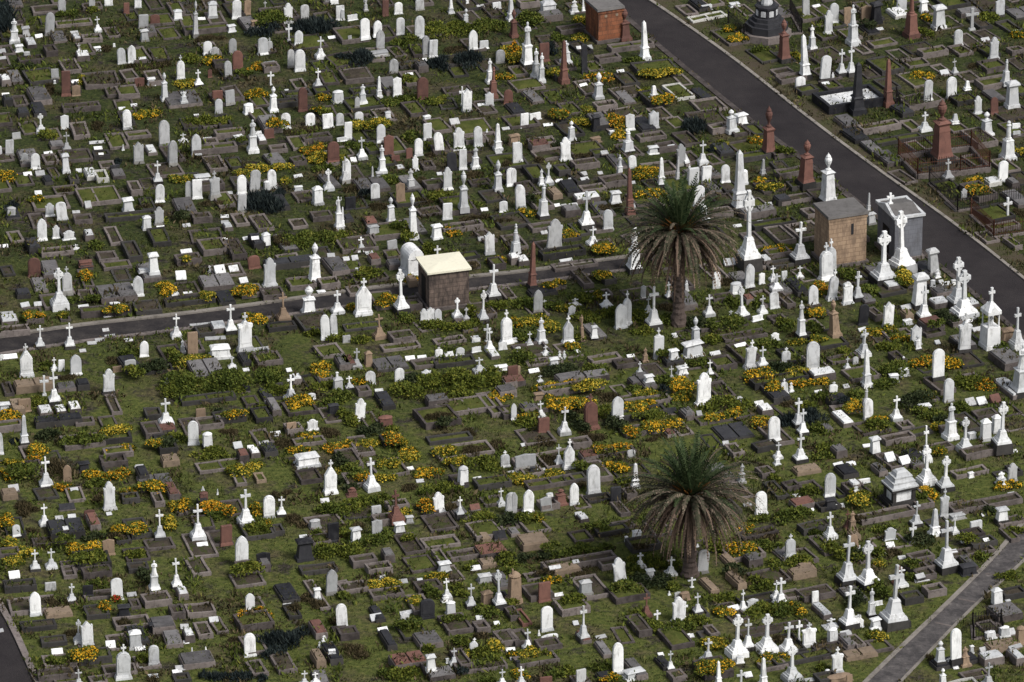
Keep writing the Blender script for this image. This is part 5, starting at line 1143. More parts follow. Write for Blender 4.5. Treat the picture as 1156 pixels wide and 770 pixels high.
fy 500 230 190 120;fy 740 220 150 100;fy 580 300 110 80;fy 740 285 110 60;fb 640 180 200 90;fb 290 430 320 110;fy 250 490 260 60;fd 670 520 140 130;fd 840 510 150 120;fy 500 540 110 90;fy 890 275 150 50;fb 1050 80 100 60;fy 1080 430 120 90;fo 840 720 90 80;fb 930 720 180 70;fb 890 590 110 80;fo 680 410 100 60;fb 900 370 130 70;fb 560 30 130 80;fy 730 20 130 50;fd 1040 390 100 50;fb 100 160 200 60;fy 20 300 80 100;fy 10 370 70 60;fb 790 430 130 70
@956 384
O 130 300 250 65;B.g 120 460 150 60;A 140 515 140 65;C 320 520 165 70;Z 505 455 50 95;U 370 230 60 75;U 305 270 60 75;A.k 595 260 210 85;A 662 400 155 70;T 675 640 240 85;D.k 808 425 75 70;D.k 880 418 75 70;K 770 725 230 90;U 905 650 145 75;K.k 1010 700 310 110;U 975 600 120 65;U 815 640 50 60;U.k 185 745 125 70;D.k 283 790 90 70;D.k 380 770 80 75;C 518 790 240 60;K 520 935 260 100;C 110 100 180 75;B.k 460 60 100 50;D.r 970 410 90 75;D 465 745 14 50;U 935 735 25 20;D 780 80 40 70;D 130 695 25 60;B.k 370 160 60 30;T.k 1140 350 340 140;D 1080 735 15 80
pg 160 570 250 110;pe 780 130 220 110;ps 1040 130 220 130;pg 480 390 250 80;pw 1060 320 200 130;pe 900 480 170 70;pg 90 220 250 110;pe 330 120 120 90;pe 330 640 230 70;pe 600 700 200 50;pe 900 720 330 50;pk 420 760 130 60;pe 380 560 120 50;pg 450 600 220 60;pe 660 590 120 60
fy 480 140 170 90;fy 690 180 130 130;fb 340 200 260 130;fb 790 270 200 110;fb 540 480 200 100;fb 460 400 230 130;fy 490 370 140 60;fb 190 560 150 80;fy 200 530 120 40;fy 60 420 120 80;fb 60 350 80 60;fy 610 570 110 60;fb 600 530 130 60;fo 330 610 140 60;fb 720 450 160 110;fy 900 300 120 80;fb 240 290 200 70;fb 260 60 200 70;fy 620 720 110 60;fb 420 50 90 40;fb 560 730 120 50;fb 1000 50 100 30
@0 512
C 303 215 200 85;D 90 245 65 80;U.d 550 115 70 80;D 908 95 35 70;H 717 365 185 85;D 712 400 18 35;C 290 465 140 65;A 108 535 75 55;D.d 437 365 60 120;D 388 435 45 62;D 470 425 45 62;D 428 495 30 40;C.k 1045 560 200 78;S.r 583 420 60 75;C.k 230 760 140 70;C 335 745 130 75;S.o 710 660 110 85;D 620 600 35 60;T 1008 890 200 75;D 485 240 15 60;G.o 440 180 110 60;D 630 130 25 60;D.k 95 815 75 85
pk 930 140 100 90;pk 430 500 260 130;pr 610 450 110 100;pe 300 260 170 90;po 60 270 120 60;pe 740 50 190 90;py 850 290 130 60;pe 1030 300 100 90;pr 1120 250 110 100;pe 1040 590 210 90;pg 890 660 190 100;py 600 690 260 130;pe 450 740 120 80;pg 60 650 150 60;pe 320 570 230 40;po 1110 50 130 70;pe 750 100 170 50
fb 150 130 220 150;fy 100 60 130 60;fy 210 45 100 50;fy 40 140 90 80;fy 605 145 150 80;fb 610 200 150 60;fy 760 140 150 80;fy 1000 220 150 90;fy 410 220 100 60;fy 850 250 130 50;fy 40 440 100 90;fy 50 590 110 90;fo 180 360 160 110;fo 630 270 120 90;fo 390 90 160 130;fy 160 650 120 80;fy 550 620 200 80;fb 570 680 220 110;fy 840 500 200 80;fo 760 520 120 90;fy 1100 460 80 120;fb 600 550 200 60;fb 420 560 140 60;fy 90 700 130 70;fo 200 510 130 70;fb 870 660 150 60;fy 1140 340 60 80;fo 270 600 80 60;fy 470 650 60 60
@193 512
O 208 240 28 25;O 305 268 40 18;C 178 558 235 95;C 490 465 240 105;A 640 418 150 82;C.k 720 405 130 65;D 205 605 40 85;G 462 735 205 92;C.k 40 882 205 72;S.d 1060 575 130 80;D 870 550 30 75;U.d 870 690 150 120;S.d 605 735 100 100;X 1040 260 225 95;D 1005 318 40 68;U.r 215 330 90 70;S.r 360 590 130 80;U.g 940 480 60 80
pe 190 600 250 170;pg 320 80 320 100;py 440 150 130 120;pyo 580 160 90 70;pk 210 330 90 60;pg 560 500 240 130;pe 700 500 90 80;pe 320 550 180 110;ps 610 730 90 70;pr 30 270 80 80;pe 900 150 180 100;pg 970 560 150 80;pe 70 380 80 50;pe 480 740 130 60
fy 440 120 120 80;fy 560 100 110 80;fy 340 360 260 110;fy 60 340 120 80;fb 300 410 180 70;fy 560 380 80 90;fb 560 480 200 90;fy 620 460 60 60;fb 470 750 180 70;fb 1050 370 260 110;fo 800 440 150 110;fb 960 530 130 50;fb 1080 640 260 110;fo 1000 150 120 60;fy 1090 110 60 60;fb 1110 60 100 100;fb 280 20 220 40;fo 720 260 150 40;fb 1120 520 70 70;fb 1100 200 90 80;fo 1120 480 60 60
@386 512
C 195 235 215 85;B.r 65 275 65 80;C.r 355 430 200 85;U.k 788 215 145 70;D 440 105 20 65;D 885 170 25 65;X 1065 85 110 70;D 1110 135 35 75;C 1040 335 115 50;A.g 1103 395 145 80;H 635 390 145 80;C.k 772 405 130 55;D.r 868 365 55 75;U.k 375 515 75 80;U 92 578 105 75;S.g 230 535 110 75;D.d 1030 555 80 95;D 152 692 22 50;D 290 665 35 60;U 670 765 70 90;D 870 760 45 80;S.g 225 395 60 70;D 960 615 15 30;U.g 440 450 50 60;D 510 185 15 60
pe 640 450 250 130;pe 440 590 210 140;pg 510 720 230 120;pg 640 680 120 110;pe 800 660 230 90;pr 970 640 220 100;pg 930 500 240 130;po 930 550 90 60;ps 300 670 100 80;pg 980 190 250 100;pe 760 180 130 90;pg 640 580 260 100;pe 140 700 180 60;pg 980 310 170 80;pe 290 430 190 70;py 560 360 140 90;pe 360 340 160 50;ps 1120 520 80 60;pe 240 750 180 50;po 950 720 130 60
fb 60 120 150 130;fb 230 300 200 90;fb 80 340 220 90;fy 440 25 120 60;fy 320 70 160 70;fy 540 130 200 70;fb 650 230 260 90;fy 750 45 160 60;fb 900 80 230 110;fy 360 390 150 70;fy 560 350 90 100;fy 290 160 150 60;fb 890 430 220 100;fb 1070 440 180 80;fb 210 570 220 100;fb 60 640 150 110;fb 280 540 110 70;fb 1090 710 140 110;fo 440 220 130 80;fo 80 470 130 80;fb 540 260 110 60;fb 420 560 120 40;fo 710 340 100 60;fb 60 230 90 60;fy 130 150 100 60;fb 950 60 100 80;fy 1110 160 90 50;fb 840 740 90 50
@579 512
D 187 130 50 65;A 528 262 195 90;O 797 220 165 65;G 100 382 155 75;G 400 332 145 65;B.r 310 330 110 90;S.g 220 370 95 80;A.g 10 395 145 35;D 430 410 45 55;S.d 670 320 110 75;U 808 570 80 70;U 740 575 40 25;H 705 850 180 92;C 830 740 100 70;C 1030 790 125 75;U 895 815 70 65;D 410 725 14 50;D 270 765 30 80;D 20 125 25 60;U 240 290 40 50;U.d 130 110 20 40;S.g 85 90 100 150
pw 455 425 80 70;po 130 580 220 110;pg 110 440 260 170;pe 700 360 130 100;pg 440 540 170 90;pg 720 465 160 70;pg 850 590 230 110;pe 560 290 190 70;py 400 160 170 70;pg 640 500 230 60;pe 230 330 150 80;pe 430 710 480 60;pg 240 190 330 40;pe 620 720 150 50;pe 760 260 100 70
fy 60 165 150 80;fy 230 150 180 70;fy 690 100 200 90;fb 80 420 200 80;fb 560 490 170 90;fb 450 640 400 110;fb 150 680 300 80;fb 240 610 120 60;fo 850 600 150 60;fb 850 710 200 90;fo 640 620 120 70;fb 730 190 90 80;fb 450 80 110 60;fo 240 40 150 90;fb 1000 720 200 70;fb 330 20 60 40;fy 170 430 60 50;fo 450 200 100 60
@772 512
A 505 395 155 82;T 607 70 70 45;A 953 278 155 80;D 730 285 30 65;D 825 378 28 62;D.k 1015 355 40 78;C 955 550 175 75;C.r 1068 490 120 45;X 693 668 150 78;C.k 1062 850 325 115;A.g 120 780 160 80;T.g 375 190 130 55;D 1008 75 20 75;D 1090 68 20 70;D 415 340 30 60;D 80 610 15 40;B 1145 640 45 30;X.k 758 22 30 75;U.d 955 350 70 80
pk 1060 120 160 90;pe 530 120 130 80;pe 700 210 130 60;pe 480 520 270 80;py 390 650 280 120;ps 450 700 130 80;po 290 700 110 80;pg 900 600 180 130;pr 770 330 170 80;pe 940 340 170 80;pg 820 220 170 90;po 800 110 190 50;pe 850 480 220 60;pg 1000 250 120 110;po 1110 540 80 90;po 800 750 130 50;pg 600 240 170 120;pw 1110 215 90 40
fy 400 495 110 70;fy 380 620 190 90;fb 700 400 260 120;fo 580 530 170 80;fb 560 610 170 90;fb 680 720 330 90;fb 980 640 110 130;fb 1110 650 90 120;fb 860 530 120 70;fb 600 170 60 70;fy 1120 280 80 80;fb 500 430 170 60;fb 900 30 200 50;fb 830 250 130 60;fb 200 620 130 120;fb 320 750 110 50;fo 520 90 50 60
@956 512
W.k 340 325 250 190;K.k 640 235 225 100;U 808 155 40 40;H.g 1078 185 130 70;T.k 1005 200 90 80;C 1022 225 70 50;U.k 1010 440 100 85;S 842 510 80 85;C.k 450 470 165 72;P 425 585 140 50;O 572 530 185 78;X 633 420 200 65;K 702 520 120 45;C.k 650 760 340 125;D.k 283 610 50 65;H 282 565 90 85;K.k 138 868 310 120;D 385 355 30 90;D 30 75 30 65;T.o 35 500 130 60;A.o 45 570 90 70;D 760 580 20 40;D 910 570 15 45;D 690 645 14 70;D 1075 270 15 55;D 360 685 18 60;U.g 720 420 40 110;D 240 670 30 45;D 900 405 25 50;S 110 190 20 90;T 60 240 60 50
pe 60 240 190 120;pe 800 640 330 60;pe 880 580 200 80;ps 790 720 130 110;pg 800 120 250 90;pe 900 330 480 60;pg 1060 530 130 100;pe 250 400 380 60;ps 210 110 110 100;ps 430 60 140 90;pe 490 740 180 60;pe 720 340 150 60;pe 1060 440 200 60;pe 480 680 180 60;pe 1090 110 110 90;pe 820 530 160 80
fy 90 290 150 90;fy 530 270 120 90;fy 1050 215 180 60;fb 500 570 200 110;fb 240 490 150 60;fb 470 290 90 60;fb 40 660 110 110;fb 200 640 80 80;fo 310 640 110 60;fb 780 560 120 60;fo 80 430 100 80;fb 930 380 120 60;fy 220 720 90 60;fb 430 720 110 60;fb 1090 510 120 50;fb 890 680 100 60
@0 637
C.k 468 245 125 65;S.d 572 205 75 75;A 765 230 145 82;D 860 208 38 72;U 1018 185 35 70;G 233 332 155 80;K 512 510 155 60;G 572 530 165 82;D 375 602 80 88;D 722 545 70 75;U 885 545 130 95;X 805 745 230 110;A 1005 650 130 75;C.g 515 800 120 70;D 1000 740 35 80;D 1145 715 40 40;U.d 810 345 90 95;D 650 790 40 30;D 915 690 25 20;S.g 330 170 60 80;D 915 560 35 80;D 5 440 10 12;U.d 1010 430 60 90
pe 130 140 220 70;pe 210 270 330 130;pe 250 400 240 80;pe 350 500 180 70;pg 390 630 240 100;py 610 600 240 110;pe 630 310 180 100;pe 450 50 120 90;pe 630 50 200 70;pe 860 380 250 100;ps 1060 400 180 100;pe 960 640 190 100;pe 1020 230 200 100;pe 880 260 90 70;pe 780 690 230 90;pe 380 720 280 60;po 380 320 190 50;pe 650 200 220 60;pe 640 760 130 40;pe 900 20 150 60;pg 430 750 180 60
fy 590 580 230 90;fb 650 130 160 70;fo 480 460 130 90;fo 1000 730 100 80;fb 950 90 90 110;fb 930 620 100 70;fy 680 280 80 60;fb 1040 210 100 50;fo 330 260 130 70;fr 765 235 60 30;fb 380 640 130 40;fo 800 380 110 40
@193 637
P 45 165 30 30;G 517 297 115 65;A 517 598 155 82;G.g 1047 195 165 78;A 1118 415 165 80;U 955 222 75 52;D 280 375 50 70;D 88 420 45 65;D 60 690 45 75;D 45 715 30 70;C 870 790 100 65;C 945 775 75 60;D 760 275 20 65;O 138 585 45 22;O 228 570 35 22;T 1000 500 40 40;T 970 545 45 30;T 1045 540 40 25;U 1050 580 30 55;D 100 515 20 30
pw 75 195 90 70;pw 115 470 90 90;pe 210 430 140 110;pg 310 400 130 110;pe 190 300 210 100;pe 500 100 240 110;py 540 370 260 130;pe 790 310 130 100;pr 960 430 130 110;pk 1050 590 150 130;po 960 620 110 110;pe 950 200 180 200;ps 170 630 240 110;pe 560 680 150 110;pe 1110 440 130 80;pe 960 30 250 60;pe 40 310 120 90;pe 550 250 130 80;pe 1110 140 130 70;pe 70 740 130 50
fy 520 335 260 90;fb 500 40 190 90;fd 720 500 280 160;fd 700 580 240 110;fd 300 730 260 90;fd 430 740 200 100;fo 790 280 110 70;fo 960 260 110 80;fb 1110 215 110 50;fd 830 450 150 90;fo 420 500 110 30;fd 590 740 80 70;fo 1080 370 90 80;fo 880 210 80 80
@386 637
D 255 100 42 70;D 400 122 38 68;C 688 225 140 60;U 710 330 100 72;T 675 240 50 60;C.k 842 280 160 70;K.k 1028 280 250 80;U.o 945 270 110 80;C.o 1118 250 230 80;H 410 362 55 68;D 268 440 45 75;D 225 365 65 90;A.d 555 350 130 105;U 582 688 110 72;C 730 655 115 58;U 688 645 35 25;X 855 570 95 65;C 1045 790 110 62;P 383 680 50 22;D 1100 570 40 75;U.d 1150 690 70 30;D 595 165 14 35;D 875 35 35 75;D 510 110 10 40;U.g 930 110 60 100;D 430 320 18 120;D 930 695 14 60;D 1115 620 25 20;D 900 360 40 60;D 1010 390 20 20
pk 230 330 120 100;pk 300 500 130 140;pb 450 430 220 130;pe 290 190 230 90;pe 560 140 190 90;pe 740 390 230 140;pr 430 640 250 120;pe 560 670 110 80;ps 640 720 200 90;pe 900 660 350 120;pe 1070 480 170 110;po 1000 530 110 90;pe 70 150 200 90;ps 560 500 200 110;pe 40 450 150 90;pe 1110 320 110 110;pe 910 410 120 80;pe 780 620 150 130
fy 280 150 210 100;fy 480 235 80 70;fb 450 400 200 110;fb 740 360 170 60;fb 420 730 240 100;fb 310 710 150 70;fb 920 610 250 120;fy 850 590 150 60;fy 1000 540 100 90;fb 760 170 80 110;fb 960 310 150 110;fb 590 190 110 110;fy 1130 600 70 60;fy 600 90 140 50;fb 560 560 80 60;fd 780 690 100 60;fb 790 520 90 110;fb 1100 60 100 90;fo 80 560 180 120;fb 950 770 100 40;fo 910 470 110 50;fb 1100 260 90 50
@579 637
S.r 205 240 130 85;A 222 432 165 82;C 97 555 140 65;C.k 460 500 235 70;A 685 720 215 75;Z 790 740 75 140;C 55 790 130 65;S.g 445 790 110 70;S.r 215 790 65 90;G.k 240 490 45 120;C.r 870 340 155 65;P 940 385 90 48;H 1082 370 165 90;C.k 1028 690 130 52;D 965 595 20 40;D 575 480 20 80;U.o 10 245 210 90;D 1145 475 30 30;D 300 205 18 70;U.d 600 780 75 90;U.g 475 190 100 90;O 170 465 40 22;O 1020 200 25 22;S.g 1075 220 45 45;D 410 395 40 40;U.o 1120 230 60 70;D 275 40 25 90
pgr 60 350 130 130;pe 160 180 210 120;pe 510 150 260 160;pg 380 270 240 130;pg 750 190 280 130;pe 820 400 170 140;pb 1060 480 240 150;py 150 620 300 110;ps 590 560 130 130;ps 800 690 160 130;pk 980 650 120 120;pe 1070 730 130 70;pe 230 520 180 90;pe 40 480 160 110;pe 260 60 380 50;pr 460 480 110 110;pe 440 760 140 80;pk 600 740 130 70;po 340 40 200 40
fy 150 580 270 80;fb 380 240 180 90;fb 760 160 260 100;fb 790 60 140 110;fb 900 110 260 120;fb 1060 410 260 100;fb 590 680 160 90;fb 350 700 200 70;fy 40 720 120 70;fo 450 40 200 90;fb 820 330 110 80;fy 250 110 110 50;fb 930 410 150 90;fy 640 750 120 40;fb 260 730 130 50;fo 220 50 150 50;fb 1040 150 120 60;fo 640 740 100 40
@772 637
P 52 150 70 55;C.k 92 320 140 62;C 385 300 140 45;D 325 300 48 85;H 447 272 55 85;C 600 225 125 60;C 632 275 195 95;S 857 252 80 48;C.k 1075 410 280 100;K 345 595 280 115;U 365 640 50 60;C.k 418 555 205 72;K 540 568 255 120;D 555 605 35 75;C 678 570 200 95;K 705 755 235 105;C 155 640 165 90;X 818 535 165 105;P 750 495 130 45;C 958 410 70 100;U 970 505 105 70;X 1000 710 180 85;D 1055 465 48 75;U 935 725 45 35;D 890 610 25 65;O 228 790 165 50;O 520 790 190 60;P 372 800 115 60;D 420 735 50 60;S 1135 410 80 45;X 1135 412 90 45;D 45 475 30 50;D 135 390 35 40;D 830 760 20 100;P 5 350 110 35;U.o 1010 760 60 180
po 165 145 130 110;po 340 110 130 120;pe 860 190 250 110;pw 900 310 130 130;pe 480 230 270 100;py 190 680 260 150;pe 590 420 480 60;pe 180 440 110 110;pe 960 560 250 120;ps 1060 510 130 100;pe 930 740 170 80;pg 770 610 400 60;pe 110 310 110 100;pe 580 660 200 60;po 770 60 190 60;pe 700 200 150 80
fy 210 520 170 90;fy 190 670 230 90;fy 610 290 120 70;fy 260 315 110 70;fy 750 290 120 90;fb 460 310 230 90;fb 670 300 180 110;fy 600 615 180 80;fo 620 470 100 90;fb 80 380 160 100;fb 480 130 180 100;fb 320 60 150 60;fb 1100 230 120 110;fo 880 520 110 70;fb 250 220 160 70;fy 530 640 100 50;fb 900 690 100 50
@956 637
T.k 160 340 190 60;U 188 420 80 70;U 188 440 30 85;C.k 300 400 410 150;C.r 340 130 130 75;C 355 140 130 75;D.k 480 90 45 68;D 490 110 18 115;S 205 265 20 60;B.k 608 640 150 70;A.k 712 640 225 75;T 668 665 60 45;T.o 770 660 130 70;U.k 980 270 125 75;D 990 272 22 45;U 1050 260 35 40;U 935 480 55 80;U 1025 468 75 75;D 898 572 50 70;U.o 1130 520 130 65;D 1100 560 30 100;U 815 580 55 30;B 625 800 130 55;C.g 920 800 170 80;D.k 15 470 50 40;X 78 412 90 68;S.o 15 790 80 45;D 710 680 25 30;U.d 790 60 80 120;D 1060 460 60 90
pk 340 380 150 90;py 210 530 190 100;pe 570 170 160 90;pe 60 510 120 130;ps 1030 320 230 120;pw 940 620 170 90;pw 1100 610 120 100;pk 700 640 320 110;pgW 760 790 220 100;pe 1080 190 180 60;pe 480 40 200 130;po 1010 540 230 70;pe 830 720 200 50;pe 420 220 160 80;po 80 590 240 40
fy 200 470 150 80;fb 210 180 130 140;fb 60 200 80 90;fb 540 150 120 60;fo 880 360 120 50;fb 420 90 70 60;fb 1050 80 160 50;fo 560 620 70 70
@856 0 3.85
pwD 395 440 310 110
'''
# ------------------------------------------------------------------ read the survey and set everything out
def survey(kinds):
    x0 = y0 = 0; k = 5.78
    for line in DATA.strip().splitlines():
        line = line.strip()
        if line.startswith('@'):
            q = line[1:].split(); x0, y0 = float(q[0]), float(q[1]); k = float(q[2]) if len(q) > 2 else 5.78; continue
        for e in line.split(';'):
            q = e.split()
            if not q or (q[0][0] in 'pf') != (kinds in 'pf') or (kinds in 'pf' and q[0][0] != kinds): continue
            u, v = x0 + float(q[1]) / k, y0 + float(q[2]) / k
            yield q[0], u, v, [float(x) / k for x in q[3:]]

for code, u, v, r in survey('p'): grave_plot(code, u, v, r[0], r[1])

def clear_of_plots(p, rad):
    for c, r, q, hw, hl, z in PLOTS:
        d = p - c
        if abs(d.x) > 9 or abs(d.y) > 9: continue
        if abs(d.dot(r)) < hw + rad * .55 and abs(d.dot(q)) < hl + rad: return False
    return True
LAWNS = [(318, 378, 352, 432), (140, 428, 215, 455), (150, 455, 190, 520), (205, 528, 330, 562), (230, 600, 345, 665), (455, 455, 490, 530), (540, 445, 575, 470),
         (665, 610, 720, 690), (625, 670, 690, 720), (725, 655, 775, 740), (1020, 660, 1110, 770), (950, 690, 1010, 770), (85, 215, 140, 245), (100, 280, 170, 300), (540, 600, 600, 620), (80, 425, 130, 445), (385, 690, 425, 770)]
n_auto = 0
for _ in range(2600):
    if n_auto >= 150: break
    px, py = rnd.uniform(0, PW), rnd.uniform(0, 770)
    if py > 330 and rnd.random() < .62: continue
    if any(a < px < c and b < py < d for a, b, c, d in LAWNS): continue
    p = ground(px, py); w_, l_ = rnd.choice((1.1, 1.2, 1.3, 2.0, 2.4)), rnd.uniform(2.1, 2.6)
    if on_road(p.x, p.y): continue
    phi = phi_at(px, py) + rnd.gauss(0, R(2))
    r = Vector((math.cos(phi), math.sin(phi), 0)); q = Vector((math.sin(phi), -math.cos(phi), 0))
    if not all(clear_of_plots(p + r * a * w_ * .5 + q * b * l_ * .5, .1) and not on_road(*(p + r * a * w_ * .8 + q * b * l_ * .7).xy) for a in (-1, 0, 1) for b in (-1, -.5, 0, .5, 1)): continue
    if any((p - c).length < f + 1.5 for c, f in FOOT): continue
    place_plot(rnd.choice('eeeeegggggs'), rnd.choice('ggggk'), p, phi, w_, l_, rnd.choice((.12, .16, .2, .26, .32))); n_auto += 1
n_low = 0
for _ in range(6000):
    if n_low >= 290: break
    px, py = rnd.uniform(0, PW), rnd.uniform(-5, 770)
    if n_low < 40: px, py = rnd.uniform(770, PW), rnd.uniform(-5, 260)
    if py > 345 and rnd.random() < .72: continue
    if any(a < px < c and b < py < d for a, b, c, d in LAWNS): continue
    p = ground(px, py); w_, l_ = rnd.choice((.9, 1.0, 1.1, 1.2, 2.1)), rnd.uniform(1.7, 2.3)
    if on_road(p.x, p.y): continue
    phi = phi_at(px, py) + rnd.gauss(0, R(2.5))
    r = Vector((math.cos(phi), math.sin(phi), 0)); q = Vector((math.sin(phi), -math.cos(phi), 0))
    if not all(clear_of_plots(p + r * a * w_ * .5 + q * b * l_ * .5, -.12) and not on_road(*(p + r * a * w_ * .7 + q * b * l_ * .6).xy) for a in (-1, 0, 1) for b in (-1, -.5, 0, .5, 1)): continue
    if any((p - c).length < f + 1.2 for c, f in FOOT): continue
    place_plot(rnd.choice('nnnnnnnnnsk'), rnd.choice('ggk'), p, phi, w_, l_, rnd.choice((.06, .09, .13, .18, .24))); n_low += 1
print('low plots', n_low)
print('auto plots', n_auto)

for code, u, v, r in survey('M'): monument(code, u, v, r[0], r[1] if len(r) > 1 else None)
for code, u, v, r in survey('f'): plant(code, u, v, r[0], r[1])

# ------------------------------------------------------------------ grass: uncountable blades over the lawns and the grassy graves
def grass_patch():
    V = []; F = []
    import mathutils
    nz = mathutils.noise.noise
    n = 0
    while n < 52000:
        px, py = rnd.uniform(-30, PW + 30), rnd.uniform(-20, PH + 25)
        p = ground(px, py)
        d = nz(Vector((p.x * .23, p.y * .23, 3))) + .5 * nz(Vector((p.x * .8, p.y * .8, 1)))
        if d < rnd.uniform(-.55, .35): continue
        if on_road(p.x, p.y): continue
        z = 0
        if rnd.random() < .45:
            z = plot_z(p)
        elif plot_z(p) > 0: continue
        n += 1
        h = rnd.uniform(.05, .13) * (2.2 if d > .4 else 1)
        for _ in range(3):
            q = Vector((p.x + rnd.gauss(0, .09), p.y + rnd.gauss(0, .09), z - .02))
            a = rnd.uniform(0, 6.28); wv = Vector((math.cos(a), math.sin(a), 0)) * rnd.uniform(.02, .05)
            t = q + Vector((rnd.gauss(0, .04), rnd.gauss(0, .04), h * rnd.uniform(.7, 1.3)))
            o = len(V); V += [tuple(q - wv), tuple(q + wv), tuple(t)]; F.append((o, o + 1, o + 2))
    return mesh_from(V, F, 'grass', 'grass_blade')
g_ = obj('grass', grass_patch()); g_['kind'] = 'stuff'; g_['label'] = 'short green and dry grass growing between the graves'; g_['category'] = 'grass'

# ------------------------------------------------------------------ undergrowth: low weeds creeping between the graves
def undergrowth():
    import mathutils
    nz = mathutils.noise.noise
    for nm, mat, seed, count, lab in (('undergrowth', 'olive_leaf', 11, 38000, 'brown and olive weeds creeping between the graves'), ('undergrowth', 'green_leaf', 23, 34000, 'low green weeds creeping between the graves')):
        V = []; F = []; n = 0
        while n < count:
            px, py = rnd.uniform(-30, PW + 30), rnd.uniform(-20, PH + 25)
            if any(a < px < c and b < py < d for a, b, c, d in LAWNS): continue
            p = ground(px, py)
            d = nz(Vector((p.x * .35, p.y * .35, seed))) + .6 * nz(Vector((p.x * 1.1, p.y * 1.1, seed + 5)))
            if d < .18 + rnd.uniform(-.1, .15): continue
            if on_road(p.x, p.y): continue
            z = plot_z(p)
            if z > .02 and rnd.random() < .3: continue
            n += 1
            L = rnd.uniform(.12, .30) * (1 + d)
            dd = Vector((rnd.gauss(0, .6), rnd.gauss(0, .6), rnd.uniform(.4, 1.2))).normalized()
            leaf_quad(V, F, Vector((p.x, p.y, z - .03 + (max(0, d - .3) * rnd.uniform(0, .35)))), dd, rand_dir(1), L, L * rnd.uniform(.18, .45))
        o = obj(nm, mesh_from(V, F, nm, mat)); o['kind'] = 'stuff'; o['label'] = lab; o['category'] = 'weeds'
undergrowth()

# ------------------------------------------------------------------ labels: each thing told apart by its look and by what stands round it
def words_in(t): return len(t.replace('-', '').split())
def an(t): return ('an ' if t[0] in 'aeio' else 'a ') + t
by = {}
for t in THINGS: by.setdefault(t['np'], []).append(t)
for np_, ts in by.items():
    if len(ts) < 4: continue
    ts2 = sorted(ts, key=lambda t: t['size']); n = len(ts2)
    big, small = ('wide', 'small') if ts2[0]['tags'][0] in ('plot', 'plant') or ts2[0]['tags'][0] == 'D' else ('tall', 'short')
    for t in ts2[:max(1, n // 5)]: t['np2'] = small + ' ' + np_.replace('low ', '')
    for t in ts2[-max(1, n // 5):]: t['np2'] = big + ' ' + np_
for t in THINGS: t.setdefault('np2', t['np'])
CS = {'w': 'white', 'g': 'grey', 'r': 'red-brown', 'o': 'sandstone', 'd': 'dark'}
SN = {'A': 'rounded headstone', 'G': 'pointed headstone', 'S': 'square headstone', 'H': 'shouldered headstone', 'X': 'cross-topped headstone', 'C': 'cross', 'K': 'ringed cross',
      'P': 'plain cross', 'O': 'obelisk', 'B': 'urn monument', 'T': 'statue', 'D': 'grave tablet', 'U': 'capped pedestal', 'Z': 'chest tomb', 'V': 'vaulted tomb', 'W': 'tiered tomb', 'Y': 'canopied monument'}
PN = {'e': 'a bare grave', 'g': 'a grassy grave', 'y': 'a flowery grave', 'b': 'a leafy grave', 'd': 'a dark-kerbed grave', 's': 'a grey slab', 'k': 'a dark slab', 'w': 'a white slab', 'o': 'a sandstone slab', 'r': 'a red-brown slab', 'n': 'a sunken kerb'}
VN = {'fb': 'a green shrub', 'fd': 'a spiky shrub', 'fo': 'dry weeds', 'fy': 'yellow flowers', 'fr': 'red flowers'}
for t in THINGS:
    a, b, _ = t['tags']
    t['sn'] = PN[b] if a == 'plot' else VN[b] if a == 'plant' else an(CS[b] + ' ' + SN[a])
    if a == 'plot' and t['np'].startswith('black granite'): t['sn'] = 'the black granite enclosure'
    if a == 'plant' and 'dark-leaved' in t['np']: t['sn'] = 'a dark-leaved shrub'
cell = {}
for t in THINGS: cell.setdefault((int(t['pos'].x // 6), int(t['pos'].y // 6)), []).append(t)
def rel(t, n):
    d = t['pos'] - n['pos']
    return 'beside' if abs(d.x) > abs(d.y) * .75 else ('behind' if d.y > 0 else 'in front of')
count = {}
for t in THINGS: count[t['sn']] = count.get(t['sn'], 0) + 1
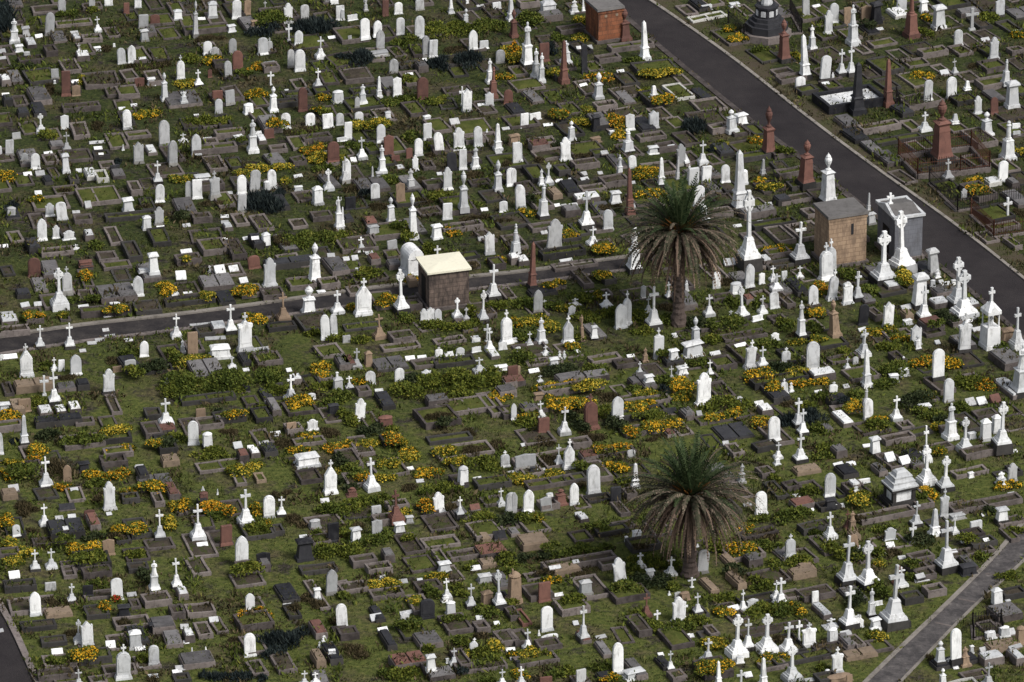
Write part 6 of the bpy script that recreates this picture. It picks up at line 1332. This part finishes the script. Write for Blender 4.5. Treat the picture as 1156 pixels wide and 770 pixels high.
for t in THINGS:
    c = (int(t['pos'].x // 6), int(t['pos'].y // 6)); near = []
    for i in (-1, 0, 1):
        for j in (-1, 0, 1):
            for n in cell.get((c[0] + i, c[1] + j), ()):
                if n is not t:
                    d = (t['pos'] - n['pos']).length
                    if d < 6: near.append((d, n))
    near.sort(key=lambda x: x[0])
    t['facts'] = set((rel(t, n), n['sn']) for d, n in near if d < 5.2)
    seen = set(); t['cand'] = []
    for d, n in near[:12]:
        f = (rel(t, n), n['sn'])
        if d > 4.4 or f in seen: continue
        seen.add(f); t['cand'].append((*f, d * (1 + .006 * count[n['sn']])))
    t['cand'].sort(key=lambda x: x[2])
    p = t['pos']
    lm = min(LANDMARKS, key=lambda l: (l[2] - p).length)
    d = p - lm[2]; dist = d.length; nm = LM_SHORT[lm[0].name]
    r_ = 'beside' if abs(d.x) > abs(d.y) * .8 else ('behind' if d.y > 0 else 'in front of')
    pl = [(min((Vector((q.x, q.y)) - p).length for q in P), n2) for n2, P in zip(('along the asphalt road', 'along the cross path', 'along the winding footpath', 'along the service road'), POLYS)]
    near_road = [x for x in pl if x[0] < 4]
    t['lmf'] = (min(near_road)[1] if near_road and dist > 5 else ('close ' + {'beside': 'beside', 'behind': 'behind', 'in front of': 'before'}[r_] + ' ' if dist < 8 else {'beside': 'far to one side of ' if dist > 20 else 'level with ', 'behind': 'far behind ' if dist > 20 else 'behind ', 'in front of': 'far before ' if dist > 20 else 'before '}[r_]) + nm)
used = {}
n_dup = 0
def phrase(fs):
    out = ''; last = None
    for r_, np_ in fs:
        out += (' and ' if out else ' ') + (r_ + ' ' if r_ != last else '') + np_; last = r_
    return out
for t in THINGS:
    rivals = [x for x in by[t['np']] if x is not t and (x['np2'] == t['np2'] or t['np2'] == t['np'])]
    label = None
    C = sorted((c[:2] for c in t['cand'][:8]), key=lambda c: 0)
    trials = [[c] for c in C] + [sorted((a, b)) for i, a in enumerate(C) for b in C[i + 1:]]
    three = [sorted((a, b, c)) for i, a in enumerate(C) for j, b in enumerate(C[i + 1:]) for c in C[i + j + 2:]]
    if not rivals: trials = trials[:1]
    for fs, lmk in [(f, k) for k in (0, 1) for f in trials] + [(f, k) for k in (0, 1) for f in three]:
        txt = t['np2'] + phrase(fs) + (', ' + t['lmf'] if lmk else '')
        if words_in(txt) > 16 or txt in used: continue
        if any(all(f in x['facts'] for f in fs) and (not lmk or x['lmf'] == t['lmf']) for x in rivals): continue
        label = txt; break
    if not label:
        n_dup += 1
        for fs in three[::-1] + trials[::-1] + [[]]:
            txt = t['np2'] + phrase(fs) + ', ' + t['lmf']
            if words_in(txt) <= 16 and txt not in used: label = txt; break
    if not label: label = t['np2'] + ' ' + t['lmf']
    if words_in(label) > 16: label = ' '.join(label.split()[:16])
    if words_in(label) < 4: label += ' in the old cemetery'
    used[label] = used.get(label, 0) + 1
    t['o']['label'] = label
print('not provably unique', n_dup, 'repeated strings', sum(v - 1 for v in used.values()))
print('things', len(THINGS))
import collections
print(collections.Counter(t['o'].name.split('.')[0] for t in THINGS))
bpy.context.view_layer.update()

if 0:
    import random as _r
    for t in _r.Random(3).sample(THINGS, 60): print('LAB', t['o'].name, '|', t['o']['label'], '|', t['o'].get('group'))
